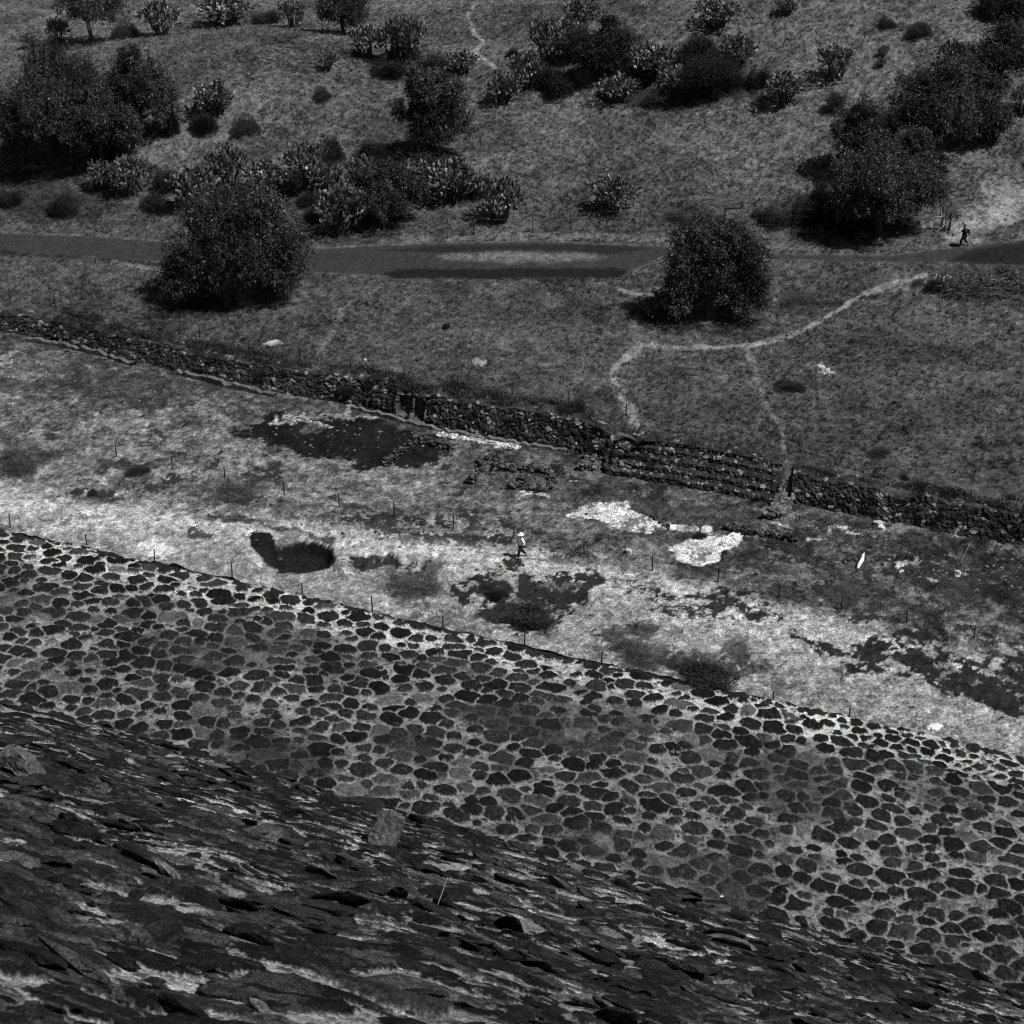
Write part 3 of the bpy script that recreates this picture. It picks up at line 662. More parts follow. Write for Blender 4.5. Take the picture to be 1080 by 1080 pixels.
low_wall([(462, 458), (490, 462), (520, 467), (550, 473)], 'bright broken mortar ledge just under the wall, right of the niches', 721, n_per=60, width=.4, hmax=.06, smin=.05, smax=.17, tone_=(.22, .75), name='mortar_ledge', cat='ledge', group='pale mortar ledges')
low_wall([(298, 441), (330, 446), (352, 451)], 'short pale mortar ledge at the top of the black bare patch', 722, n_per=40, width=.3, hmax=.05, smin=.04, smax=.13, tone_=(.15, .6), name='mortar_ledge', cat='ledge', group='pale mortar ledges')

# ------------------------------------------------------------------ trees
def tube(p0, p1, r0, r1, sides=6):
    a = Vector(p0); b = Vector(p1); d = (b - a).normalized(); s = d.orthogonal().normalized(); t = d.cross(s)
    V = []
    for p, r in ((a, r0), (b, r1)):
        for k in range(sides):
            q = p + (s * math.cos(k / sides * 6.2832) + t * math.sin(k / sides * 6.2832)) * r; V.append((q.x, q.y, q.z))
    Fc = [(k, (k + 1) % sides, sides + (k + 1) % sides, sides + k) for k in range(sides)]
    return V, Fc
def tubes_mesh(name, segs, sides=6):
    V = []; Fc = []
    for s_ in segs:
        v, f = tube(*s_, sides=sides); n = len(V); V += v; Fc += [tuple(i + n for i in q) for q in f]
    return np_mesh(name, np.array(V), np.array(Fc), None, True)
def chain(p0, p1, r0, r1, n, wob, rr):
    pts = [Vector(p0)]
    for k in range(1, n + 1):
        t = k / n; p = Vector(p0).lerp(Vector(p1), t) + Vector((rr.uniform(-1, 1), rr.uniform(-1, 1), rr.uniform(-.5, .5))) * wob * (1 if k < n else .3); pts.append(p)
    return [(pts[k], pts[k + 1], r0 + (r1 - r0) * k / n, r0 + (r1 - r0) * (k + 1) / n) for k in range(n)]
def leaves(centers, dirs, size, aspect, tones, rr, droop=.0):
    n = len(centers)
    a = dirs / np.maximum(np.linalg.norm(dirs, axis=1, keepdims=True), 1e-6)
    r = rr.normal(size=(n, 3)); b = np.cross(a, r); b /= np.maximum(np.linalg.norm(b, axis=1, keepdims=True), 1e-6)
    s = size[:, None]
    p0 = centers - a * s; p1 = centers + b * s * aspect; p2 = centers + a * s; p3 = centers - b * s * aspect
    V = np.stack([p0, p1, p2, p3], 1).reshape(-1, 3); Fc = np.arange(4 * n).reshape(n, 4)
    return V, Fc, np.repeat(tones, 4)
def crown_mesh(lobes, nleaf, leaf, seed, tone_=.03, hang=.6, fill=.45):
    """lobes: (x,y,z,rx,ry,rz). Clumps are spread over each lobe, leaves hang in sprays from each clump."""
    rr = np.random.default_rng(seed); sub = []
    for l in lobes:                                  # every lobe breaks up into boughs of its own
        nb = 7
        for k in range(nb):
            d = rr.normal(size=3); d /= np.linalg.norm(d); d[2] = abs(d[2]) * .9 - .15; q = .62 + .3 * rr.random(); f = .34 + .26 * rr.random()
            sub.append((l[0] + d[0] * l[3] * q, l[1] + d[1] * l[4] * q, max(l[2] + d[2] * l[5] * q, .25), l[3] * f, l[4] * f, l[5] * f * 1.15))
        sub.append((l[0], l[1], l[2], l[3] * .6, l[4] * .6, l[5] * .6))
    lobes = np.array(sub); vol = (lobes[:, 3] * lobes[:, 4] * lobes[:, 5]) ** .66; pr = vol / vol.sum()
    ncl = max(30, nleaf // 16); li = rr.choice(len(lobes), ncl, p=pr); L_ = lobes[li]; lt = (.5 + 1.0 * rr.random(len(lobes)))
    d = rr.normal(size=(ncl, 3)); d /= np.linalg.norm(d, axis=1, keepdims=True)
    rad = (fill + (1 - fill) * rr.random(ncl) ** .55) * (1 + .12 * rr.normal(size=ncl))
    cc = L_[:, :3] + d * L_[:, 3:] * rad[:, None]
    cs = .16 + .30 * rr.random(ncl)
    ct = tone_ * (.45 + 1.1 * rr.random(ncl) ** 1.6) * lt[li]
    k = rr.integers(0, ncl, nleaf)
    off = rr.normal(size=(nleaf, 3)) * cs[k][:, None] * np.array([.40, .40, .6])
    P = cc[k] + off
    keep = P[:, 2] > .05; P = P[keep]; k = k[keep]; off = off[keep]
    dirs = off * .9 + np.array([0, 0, -hang]) * .45 + rr.normal(size=off.shape) * .25 + d[k] * .2
    sz = leaf * (.55 + .9 * rr.random(len(P))); tn = ct[k] * (.5 + .8 * rr.random(len(P)) + 2.2 * (rr.random(len(P)) > .93))  # a few leaves far brighter: sunlit specks put into the colour
    V, Fc, T = leaves(P, dirs, sz, .38, tn, rr)
    return np_mesh('crown', V, Fc, {'tone': T}, False)
def place(px, py, wpx, hpx):
    P = hit(px, py); m = mpp(P); d = math.atan2(CAMZ - P.z, math.hypot(P.x, P.y))
    return P, wpx * m, hpx * m / math.cos(d)
TREES = 'pepper trees on the grassland'
def tree(name, px, py, wpx, hpx, label, seed, lobes=None, nleaf=26000, leaf=.10, tone_=.045, cat='tree', group=TREES, trunk_h=.25, hang=.6, fill=.45, low=True, bark=M_bark, cy=.0):
    P, W, H = place(px, py, wpx, hpx); rr = random.Random(seed); hw = W / 2 * 1.04
    H *= .93
    if lobes is None:
        lobes = []
        for k in range(8):
            a = k / 8 * 6.283 + rr.uniform(-.3, .3); q = rr.uniform(.35, .6)
            zc = rr.uniform(.30, .62) if low else rr.uniform(.55, .75)
            lobes.append((q * math.cos(a), q * .9 * math.sin(a), zc, rr.uniform(.34, .5), rr.uniform(.34, .48), rr.uniform(.24, .34)))
        lobes.append((0, 0, .62, .52, .5, .32)); lobes.append((rr.uniform(-.2, .2), 0, .80, .3, .3, .18))
    LB = [(l[0] * hw, l[1] * hw, l[2] * H, l[3] * hw, l[4] * hw, l[5] * H) for l in lobes]
    root = empty(name, P - Vector((0, 0, .05)), label, cat, group)
    root.location.y += hw * cy
    link('crown', crown_mesh(LB, int(nleaf * 1.5), leaf, seed, tone_, hang, fill), M_leaf, root)
    segs = []; tr = max(.05, hw * .07)
    top = Vector((rr.uniform(-.1, .1) * hw, 0, H * trunk_h)); segs += chain((0, 0, -.3), top, tr, tr * .75, 3, tr * .3, rr)
    for l in LB: 
        segs += chain(top, (l[0] * .8, l[1] * .8, max(l[2], H * trunk_h * 1.1)), tr * .5, tr * .12, 4, hw * .06, rr)
        for q in range(3):
            e = Vector((l[0] + rr.uniform(-.6, .6) * l[3], l[1] + rr.uniform(-.6, .6) * l[4], l[2] + rr.uniform(-.2, .7) * l[5])); segs += chain((l[0] * .6, l[1] * .6, l[2] * .85), e, tr * .2, tr * .05, 3, hw * .04, rr)
    link('trunk', tubes_mesh('trunk', segs), bark, root)
    return root
tree('pepper_tree', 52, 178, 150, 142, 'very large spreading dark tree at the upper left edge', 1, nleaf=60000, cy=.2)
tree('pepper_tree', 108, 176, 96, 92, 'dark tree filling the gap below and between the two upper left trees', 21, nleaf=30000)
tree('pepper_tree', 147, 152, 88, 112, 'dark tree merging with the right side of the huge left tree', 2, nleaf=30000)
tree('pepper_tree', 252, 316, 152, 128, 'broad rounded tree standing over the road on the left', 3, nleaf=60000, tone_=.048,
     lobes=[(-.72, 0, .2, .32, .4, .18), (.62, 0, .24, .34, .4, .2), (-.5, 0, .33, .48, .45, .3), (.5, .1, .42, .46, .45, .32), (0, -.2, .35, .55, .5, .34), (0, .1, .66, .62, .5, .28), (.35, 0, .72, .4, .4, .22), (-.35, 0, .62, .42, .4, .28), (-.75, -.1, .17, .28, .3, .14), (.72, 0, .5, .27, .3, .2), (.1, 0, .82, .4, .35, .14)])
tree('pepper_tree', 748, 336, 118, 112, 'tree beside the fork of the pale footpath, with a low lobe to its left', 4, nleaf=44000,
     lobes=[(-.55, 0, .22, .4, .45, .18), (.6, 0, .24, .36, .4, .2), (-.35, 0, .35, .48, .45, .3), (.3, .1, .42, .46, .45, .34), (0, -.15, .45, .5, .45, .36), (0, .1, .72, .5, .4, .24), (-.5, 0, .6, .4, .4, .26), (.5, 0, .6, .42, .4, .26), (-.3, 0, .8, .35, .3, .16), (.35, 0, .8, .35, .3, .16), (-.82, -.1, .14, .3, .3, .12), (.82, 0, .4, .2, .22, .14), (.15, 0, .88, .22, .25, .1), (-.2, 0, .84, .22, .25, .12), (.5, 0, .16, .35, .3, .14)])
tree('pepper_tree', 456, 168, 88, 104, 'ragged upright tree alone in the middle of the upper meadow', 5, nleaf=26000, tone_=.052, fill=.3,
     lobes=[(-.2, 0, .75, .36, .35, .2), (.45, 0, .62, .42, .4, .24), (.1, 0, .5, .5, .45, .26), (-.6, 0, .5, .3, .3, .16), (0, 0, .28, .5, .4, .2), (.5, 0, .35, .4, .4, .2), (-.35, 0, .9, .25, .25, .1), (.1, 0, .74, .45, .4, .2)])
tree('open_tree', 98, 46, 78, 62, 'open crowned tree with a visible forked trunk near the top left', 6, nleaf=12000, low=False, trunk_h=.4, fill=.3)
tree('pepper_tree', 362, 36, 66, 66, 'dark tree cut by the top edge, left of the round cacti', 7, nleaf=20000)
tree('round_tree', 634, 80, 66, 66, 'dense round dark tree with a knob on top, top centre', 8, nleaf=26000, tone_=.019, leaf=.09, lobes=[(0, 0, .45, .95, .9, .42), (-.3, 0, .3, .7, .7, .3), (.35, 0, .4, .65, .7, .35), (.15, 0, .92, .3, .3, .12)])
tree('pepper_tree', 912, 186, 80, 92, 'tree at the left shoulder of the dark grove on the right', 9, nleaf=24000)
tree('pepper_tree', 985, 172, 108, 118, 'tallest tree in the middle of the grove on the right', 10, nleaf=40000, tone_=.042)
tree('pepper_tree', 1050, 98, 84, 84, 'dark tree at the upper right, behind the tallest of the grove', 11, nleaf=26000, tone_=.038)
tree('pepper_tree', 1062, 22, 72, 46, 'dark tree in the top right corner', 12, nleaf=18000, tone_=.019)
tree('pepper_tree', 926, 244, 128, 92, 'front tree of the grove, spreading low beside the road', 13, nleaf=44000, tone_=.048)
tree('pepper_tree', 402, 232, 90, 68, 'low dark bushy tree at the road fence, right of the cacti', 14, nleaf=26000, tone_=.038)
tree('pepper_tree', 950, 214, 96, 84, 'dark tree in the heart of the grove, above the front tree', 22, nleaf=28000)
tree('pepper_tree', 1012, 128, 84, 72, 'dark tree linking the tallest tree to the one behind it', 23, nleaf=24000)
tree('acacia_tree', 751, 106, 70, 46, 'small dark umbrella tree on the slope of the mound', 15, nleaf=22000, leaf=.06, tone_=.015, low=False, trunk_h=.35, group='small acacias')
tree('acacia_tree', 738, 74, 62, 38, 'dark fine leaved tree behind the small umbrella tree', 16, nleaf=18000, leaf=.06, tone_=.015, group='small acacias')
tree('acacia_tree', 881, 117, 24, 18, 'tiny round dark tree on the bare slope left of the grove', 17, nleaf=4000, leaf=.05, tone_=.03, low=False, trunk_h=.4, group='small acacias')
tree('pepper_tree', 1035, 150, 70, 60, 'low dark tree filling the right flank of the grove', 18, nleaf=18000, tone_=.038)
tree('pepper_tree', 605, 62, 44, 30, 'small dark tree beside the cacti at top centre', 19, nleaf=9000, tone_=.022)

# ------------------------------------------------------------------ prickly pears
def pad_geo():
    n = 8; V = []
    for k in range(n):
        a = k / n * 6.2832; V.append((math.sin(a) * .5 * (.82 + .18 * math.cos(a)), 0, .5 - .5 * math.cos(a)))
    V.append((0, .07, .52)); V.append((0, -.07, .52))
    Fc = [(k, (k + 1) % n, 8) for k in range(n)] + [((k + 1) % n, k, 9) for k in range(n)]
    return np.array(V, float), np.array(Fc)
PADV, PADF = pad_geo()
def nopal_proto(seed, n, W=2.0, H=2.6):
    """canopy of flat pads growing tip to tip from a few woody stems; built 2W wide, H tall"""
    rr = random.Random(seed); V = []; Fc = []; T = []; segs = []
    def pad(p, up, nrm, s, wd):
        up = up.normalized(); y = (nrm - up * nrm.dot(up)).normalized(); x = y.cross(up)
        M_ = np.array([x * wd, y * s, up * s]); q = PADV @ M_ + np.array(p)
        Fc.append(PADF + len(T)); V.append(q); T.extend([.08 * rr.choice((.45, .7, 1, 1.2, 2.0)) * rr.uniform(.8, 1.2)] * len(q))
        return p + up * s
    count = 0; heads = []
    for k in range(13):
        a = k * 2.4; q = math.sqrt((k + .5) / 13) * .72; heads.append(Vector((math.cos(a) * q * W, math.sin(a) * q * W, H * (.30 + .45 * math.sqrt(1 - q * q)) * rr.uniform(.8, 1.1))))
    while count < n:
        c = rr.choice(heads); d = Vector((rr.gauss(0, 1), rr.gauss(0, 1), rr.gauss(.25, 1))).normalized(); r = .62 * rr.uniform(.25, 1) ** .6
        p = c + Vector((d.x * r, d.y * r, d.z * r * .9)); p.z = max(p.z, .1)
        up = d * .7 + Vector((rr.uniform(-.8, .8), rr.uniform(-.8, .8), rr.uniform(.1, 1.0)))
        nr = Vector((rr.uniform(-1, 1), rr.uniform(-1, 1), rr.uniform(-.5, .8)))
        for k in range(rr.choice((1, 1, 2))):
            s = rr.uniform(.24, .36); p = pad(p, up, nr, s, s * rr.uniform(.72, .95)); count += 1
            up = up.normalized() + Vector((rr.uniform(-.7, .7), rr.uniform(-.7, .7), rr.uniform(-.3, .5))); nr = nr + Vector((rr.uniform(-1, 1), rr.uniform(-1, 1), 0)); p = p - up.normalized() * .03
    for k in range(16):
        a = rr.uniform(0, 6.283); q = rr.uniform(.3, .75)
        segs += chain((math.cos(a) * .15, math.sin(a) * .15, -.3), (math.cos(a) * W * q, math.sin(a) * W * q, H * rr.uniform(.35, .8)), .13, .05, 5, .14, rr)
    root = empty('prickly_pear', (0, 0, 0), 'x', 'cactus', 'prickly pear cacti on the grassland')
    link('pads', np_mesh('pads', np.concatenate(V), np.concatenate(Fc), {'tone': np.array(T)}, False), M_pad, root)
    link('stem', tubes_mesh('stem', segs), M_bark, root)
    return root
protos = [nopal_proto(s, n) for s, n in ((101, 620), (102, 760), (103, 560), (104, 680))]
used = [False] * 4
NP = [(170, 37, 44, 38, 'round cactus right of the open crowned tree'), (238, 27, 62, 34, 'wide cactus cut by the top edge on the mound crest'), (310, 29, 32, 32, 'cactus at the top edge, just left of the dark tree'),
      (32, 51, 20, 18, 'tiny cactus under the pale track at the far left'), (62, 46, 26, 30, 'small cactus at the left foot of the open crowned tree'), (425, 67, 52, 58, 'tall cactus right of the dark top edge tree'), (386, 60, 40, 36, 'cactus squeezed between the dark tree and the tall cactus'),
      (346, 75, 22, 24, 'small lone cactus below the dark top edge tree'), (487, 77, 38, 26, 'low cactus at the end of the thin pale trail'), (532, 108, 40, 36, 'front cactus of the pair at top centre'), (556, 92, 42, 42, 'rear cactus of the pair at top centre'),
      (578, 66, 44, 50, 'cactus left of the dense round tree'), (612, 27, 40, 32, 'cactus at the top edge above the dense round tree'), (687, 84, 52, 42, 'cactus right of the dense round tree'), (652, 106, 46, 30, 'low cactus in front of the dense round tree'), (716, 100, 38, 34, 'cactus left of the umbrella tree'),
      (756, 28, 48, 32, 'cactus at the top edge above the umbrella tree'), (829, 16, 24, 22, 'small cactus on the crest of the right mound'), (880, 84, 42, 40, 'dark cactus high on the right mound'), (826, 111, 44, 40, 'cactus alone on the slope right of the umbrella tree'),
      (778, 72, 38, 40, 'cactus behind the umbrella tree'), (227, 120, 46, 38, 'cactus on the mound beside two soft grey shrubs'), (138, 206, 50, 46, 'cactus in front of the huge left tree'), (206, 222, 50, 52, 'leftmost cactus of the row behind the broad roadside tree'),
      (240, 200, 46, 52, 'tallest cactus of the row behind the broad roadside tree'), (282, 206, 52, 40, 'pale low cactus of the row behind the broad roadside tree'), (324, 193, 48, 46, 'rightmost cactus of the row behind the broad roadside tree'), (362, 246, 58, 58, 'bright cactus by the road, right of the broad tree'),
      (380, 195, 34, 34, 'cactus above the bushy tree at the road fence'), (342, 206, 42, 38, 'cactus between the rightmost row cactus and the bright one by the road'), (436, 208, 46, 42, 'cactus at the right shoulder of the bushy tree at the road fence'), (600, 46, 36, 32, 'cactus just above the dense round tree, left of its knob'), (110, 200, 36, 34, 'small cactus in the shade left of the one in front of the huge left tree'), (480, 212, 56, 50, 'cactus below the ragged upright tree'), (528, 233, 54, 50, 'cactus just behind the road, right of its pale twin'), (646, 223, 50, 42, 'cactus standing alone in the open meadow above the road'),
      (1008, 76, 42, 38, 'pale cactus among the dark trees at the upper right'), (1046, 152, 28, 46, 'narrow cactus on the right flank of the grove'), (1078, 120, 26, 34, 'cactus at the right edge above the bare slope'), (931, 60, 13, 14, 'small lobed cactus on the right mound, upper of two'), (929, 71, 12, 12, 'small lobed cactus on the right mound, lower of two')]
for i, (px, py, w_, h_, lab) in enumerate(NP):
    P, W, H = place(px, py, w_, h_); k = i % 4; rz = random.uniform(0, 6.28)
    scl = (W / 3.8, W / 3.8, max(.3, H * .92 / 2.9)); loc = P + Vector((0, .0, -.03)); lab = lab if 'cactus' in lab else lab
    if not used[k]:
        o = protos[k]; o.location = loc; o.rotation_euler = (0, 0, rz); o.scale = scl; o['label'] = lab; used[k] = True
    else: dup(protos[k], loc, rz, scl, lab)

# ------------------------------------------------------------------ soft shrubs: upright twigs with fine leaves
def shrub_proto(seed, n, upright, tone_):
    rr = np.random.default_rng(seed)
    m_ = 11; ca = rr.random(m_) * 6.283; cq = np.sqrt(rr.random(m_)) * .68; cr = .22 + .24 * rr.random(m_); ch = (.45 + .5 * rr.random(m_)) * (1 - .45 * cq ** 2); ct = .5 + 1.0 * rr.random(m_)
    k = rr.choice(m_, n, p=cr ** 2 / (cr ** 2).sum())
    a = rr.random(n) * 6.283; q = rr.random(n) ** .5
    z = np.sqrt(np.clip(1 - q ** 2, 0, 1)) * rr.random(n) ** .5 * ch[k] * (.8 + .4 * rr.random(n))
    P = np.stack([np.cos(ca[k]) * cq[k] + np.cos(a) * q * cr[k], np.sin(ca[k]) * cq[k] + np.sin(a) * q * cr[k], z + .02], 1)
    P[:, :2] += rr.normal(size=(n, 2)) * .06; P[:, 2] *= 1 + .25 * np.abs(rr.normal(size=n))
    dirs = np.stack([np.cos(a) * q, np.sin(a) * q, np.full(n, upright)], 1) + rr.normal(size=(n, 3)) * .45
    V, Fc, T = leaves(P, dirs, .03 + .05 * rr.random(n), .2, tone_ * ct[k] * (.4 + 1.2 * rr.random(n)), rr)
    root = empty('shrub', (0, 0, 0), 'x', 'shrub')
    link('foliage', np_mesh('foliage', V, Fc, {'tone': T}, False), M_leaf, root)
    r2 = random.Random(seed); segs = []
    for k in range(26):
        b = r2.uniform(0, 6.283); s = r2.uniform(.2, .85); segs += chain((0, 0, -.1), (math.cos(b) * s, math.sin(b) * s, r2.uniform(.5, .9) * math.sqrt(1 - s * s)), .02, .006, 3, .05, r2)
    link('stems', tubes_mesh('stems', segs, 4), M_bark, root)
    return root
sp = [shrub_proto(201, 9000, 1.0, .026), shrub_proto(202, 8000, 1.3, .055), shrub_proto(203, 4200, .5, .06)]
sused = [False] * 3
SH = [(0, 214, 137, 42, 26, 'dark soft shrub below the cactus on the mound'), (1, 259, 141, 34, 26, 'pale fuzzy shrub right of its dark twin on the mound'), (0, 184, 141, 24, 32, 'upright dark shrub at the right foot of the huge left tree'), (0, 64, 224, 50, 24, 'dark shrub on the verge under the huge left tree'),
      (0, 12, 218, 34, 22, 'dark shrub at the left edge above the road'), (0, 176, 202, 34, 30, 'dark shrub between the cacti, left of the row'), (1, 340, 105, 22, 18, 'small fuzzy shrub alone on the mound face'), (0, 352, 168, 44, 28, 'dark shrub shape added as a shadow right of the row of cacti, higher up'),  # last one is a shrub shape added in place of a shadow
      (1, 330, 214, 36, 22, 'grey shrub right of the broad roadside tree'), (0, 392, 172, 42, 30, 'dark shrub left of the ragged upright tree'), (1, 820, 236, 38, 26, 'feathery shrub at the road fence left of the grove'), (0, 848, 236, 40, 34, 'darker feathery shrub touching the grove'),
      (0, 868, 212, 34, 24, 'rounded dark shrub on the left fringe of the grove'), (0, 590, 98, 50, 34, 'dark shrub in the hollow left of the dense round tree'), (0, 800, 92, 34, 26, 'dark shrub under the cactus behind the umbrella tree'), (1, 936, 28, 22, 16, 'small grey shrub near the crest of the right mound'),
      (0, 972, 36, 44, 14, 'low dark shrub shape added as a shadow band at the top edge of the grove'), (1, 132, 40, 34, 22, 'grassy shrub right of the open tree trunk'), (0, 282, 25, 40, 16, 'low dark shrub between two top edge cacti'), (0, 450, 176, 80, 26, 'dark undergrowth at the foot of the ragged upright tree'),  # the first, low one is added to stand for a shadow band
      (0, 540, 60, 20, 12, 'small dark shrub on the trail slope'), (0, 430, 62, 60, 20, 'dark thicket around the tall cactus'), (0, 700, 108, 50, 16, 'dark thicket between the low cactus and the umbrella tree'), (0, 604, 436, 42, 16, 'low dark bush on top of the rubble wall'),
      (0, 280, 395, 34, 12, 'dark bush growing on top of the left wall'), (0, 365, 410, 40, 12, 'scrubby bush on the wall top left of the niches'), (2, 20, 492, 60, 34, 'straggly bush in the dust at the left edge'), (2, 250, 524, 54, 24, 'low straggly bush above the dark pit'), (2, 48, 480, 22, 12, 'small twiggy bush beside the straggly one at left'),
      (0, 145, 497, 34, 12, 'low dark shrub in the dust right of the left bush'), (0, 98, 521, 16, 11, 'small dark tussock on the pale dust'), (2, 436, 622, 60, 26, 'grey bush filling the shallow hollow'), (2, 672, 692, 66, 30, 'domed bush just beyond the pyramid edge'), (0, 752, 716, 78, 32, 'wide dark bush just beyond the pyramid edge'),
      (0, 556, 660, 84, 38, 'large dark mat of bush in the black hollow'), (0, 518, 628, 40, 22, 'dark bush left in the black hollow'), (2, 1040, 304, 100, 24, 'overgrown heap beside the dark end of the road'), (0, 985, 306, 30, 16, 'dark bush left of the striped dry agave'),
      (0, 800, 230, 20, 10, 'tiny dark shrub by the road fence'), (1, 728, 228, 60, 8, 'low spread of dark scrub by the road fence'), (0, 470, 346, 12, 8, 'tiny dark shrub in the middle field'), (0, 925, 478, 34, 12, 'low dark scrub above the right rubble wall'), (0, 955, 505, 14, 12, 'small dark shrub on top of the right wall'),
      (0, 992, 545, 26, 30, 'dark bush hanging over the right rubble wall'), (2, 840, 318, 44, 12, 'low scrub right of the tree at the path fork'), (0, 830, 410, 40, 10, 'dark scrub in the right field'), (2, 805, 320, 18, 18, 'shrub touching the right side of the path fork tree'), (0, 110, 168, 40, 22, 'shaded bush under the huge left tree'),
      (0, 300, 204, 60, 30, 'dark undergrowth between two cacti of the roadside row'), (0, 256, 218, 60, 30, 'dark undergrowth in the middle of the roadside row'), (0, 428, 196, 50, 30, 'dark shrub below left of the ragged upright tree'),
      (0, 345, 190, 40, 34, 'dark shrub at the right end of the cactus row'), (0, 168, 222, 44, 24, 'dark shrub left of the leftmost row cactus'), (0, 455, 74, 60, 20, 'low dark thicket between the tall cactus and the low one'), (0, 408, 80, 50, 22, 'dark thicket in front of the tall cactus'),
      (0, 575, 92, 44, 30, 'dark thicket between the cactus pair and the dense tree'), (0, 765, 88, 60, 30, 'dark brush around the umbrella tree'), (0, 668, 88, 46, 28, 'dark brush at the right foot of the dense round tree'), (0, 1020, 90, 50, 30, 'dark brush between the trees at the upper right'), (0, 505, 205, 40, 26, 'dark brush between the two cacti above the road'),
      (0, 880, 236, 60, 40, 'dark brush at the left foot of the grove'), (0, 330, 232, 36, 20, 'dark brush right of the broad roadside tree'),
      (0, 645, 474, 30, 12, 'weedy bush at the upper left corner of the steps'), (0, 838, 512, 20, 14, 'weedy bush at the upper right corner of the steps'),
      (2, 968, 300, 16, 8, 'small scrub where the path meets the road'), (0, 738, 566, 20, 12, 'spiky dark tuft in the white lime'), (2, 1010, 625, 60, 14, 'scrub on dark soil at the right edge'), (2, 890, 630, 50, 12, 'scrub between fence posts at the lower right')]
for i, (k, px, py, w_, h_, lab) in enumerate(SH):
    P, W, H = place(px, py, w_, h_); low_ = py > 440; scl = (W / 2, W / 2, max(.25, H * (.42 if low_ else .8))); rz = random.uniform(0, 6.28); loc = P - Vector((0, 0, .04))
    if not sused[k]:
        o = sp[k]; o.location = loc; o.rotation_euler = (0, 0, rz); o.scale = scl; o['label'] = lab; sused[k] = True
    else: o = dup(sp[k], loc, rz, scl, lab)
    o['group'] = 'shrubs'

rr = np.random.default_rng(77); n = 26000
q = rr.integers(0, 150, n); cxs = np.sort(rr.uniform(-32, 34, 150)); cxs = cxs[(cxs < STX0 - .3) | (cxs > STX1 + .3)]; q = rr.integers(0, len(cxs), n); cof = rr.uniform(.85, 2.4, len(cxs)); csz = rr.uniform(.25, .8, len(cxs)); chh = rr.uniform(.15, .55, len(cxs))
x = cxs[q] + rr.normal(size=n) * csz[q]; y = np.interp(x, WX, WY) + cof[q] + np.abs(rr.normal(size=n)) * .25
z = np.maximum(height(x, y), np.where(y - np.interp(x, WX, WY) < 1.7, np.interp(x, WX, WH), 0)) + rr.random(n) * chh[q]
V, Fc, T = leaves(np.stack([x, y, z], 1), np.stack([rr.normal(size=n) * .5, rr.normal(size=n) * .5, np.ones(n)], 1), .06 + .09 * rr.random(n), .2, .03 * (.4 + 1.6 * rr.random(n) ** 2) * (.6 + .9 * rr.random(len(cxs)))[q], rr)
tag(link('wall_undergrowth', np_mesh('wall_undergrowth', V, Fc, {'tone': T}, False), M_leaf), 'dark weeds growing along the top of the rubble walls', 'weeds', None, 'stuff')

# ------------------------------------------------------------------ bare and dead trees
def bare(name, px, py, wpx, hpx, label, seed, m, lean=(0, 0), n=6, r=.05, cat='dead tree', group=None):
    P, W, H = place(px, py, wpx, hpx); rr = random.Random(seed)
    root = empty(name, P, label, cat, group)
    top = Vector((lean[0] * W, lean[1] * W, H * .55)); segs = chain((0, 0, -.1), top, r, r * .6, 3, W * .04, rr)
    link('trunk', tubes_mesh('trunk', segs), m, root); br = []
    for k in range(n):
        a = rr.uniform(0, 6.28); e = top + Vector((math.cos(a) * W * .5 * rr.uniform(.4, 1), math.sin(a) * W * .4, H * rr.uniform(.1, .45))); br += chain(top * rr.uniform(.6, 1), e, r * .4, r * .1, 4, W * .06, rr)
        for q in range(3): br += chain(e * .7 + top * .3, e + Vector((rr.uniform(-1, 1), rr.uniform(-1, 1), rr.uniform(0, 1))) * W * .22, r * .2, r * .06, 2, W * .03, rr)
    link('branches', tubes_mesh('branches', br, 5), m, root)
    return root
bare('bare_tree', 908, 52, 34, 36, 'leafless thin tree on the right mound', 31, M_deadwood, (.1, 0), 7)
bare('bare_tree', 788, 12, 20, 16, 'leafless twigs by the cactus at the top edge', 32, M_deadwood, (.1, 0), 5, .04)
bare('dead_branch', 964, 590, 16, 26, 'dark crooked dead branch standing below the right wall', 33, M_deadwood, (-.35, 0), 2, .06, 'dead branch')
bare('dead_branch', 1013, 592, 14, 22, 'bleached dead branch standing below the right wall', 34, M_deadpale, (.35, 0), 3, .05, 'dead branch')
bare('dead_branch', 738, 562, 20, 14, 'leafless twiggy branch at the edge of the white lime', 35, M_deadwood, (0, 0), 6, .05, 'dead branch')
bare('dead_branch', 168, 590, 8, 10, 'thin dead stalk beside the pale heap', 36, M_deadwood, (-.3, 0), 3, .02, 'dead branch')
# snag of upright stumps by the grove
P = hit(998, 243); m_ = mpp(P)
sn = empty('dead_tree', P, 'dead upright trunks crossed by a leaning pale pole near the walker', 'dead tree'); rr = random.Random(5)
for k, (dx, h_, r_) in enumerate([(-6, 26, .09), (-2, 20, .07), (2, 17, .10)]):
    link('trunk', tubes_mesh('trunk', chain((dx * m_, 0, -.2), (dx * m_ + .1, .1, h_ * m_ * 1.05), r_, r_ * .6, 4, .06, rr)), M_deadwood, sn)
link('pole', tubes_mesh('pole', chain((-10 * m_, -.3, .1), (3 * m_, -.2, 12 * m_), .04, .03, 2, .0, rr)), M_deadpale, sn)
link('branch', tubes_mesh('branch', chain((-6 * m_, 0, 16 * m_), (-15 * m_, 0, 15 * m_), .06, .03, 4, .08, rr) + chain((-6 * m_, 0, 15 * m_), (-8 * m_, 0, 26 * m_), .06, .03, 3, .05, rr)), M_deadpale, sn)
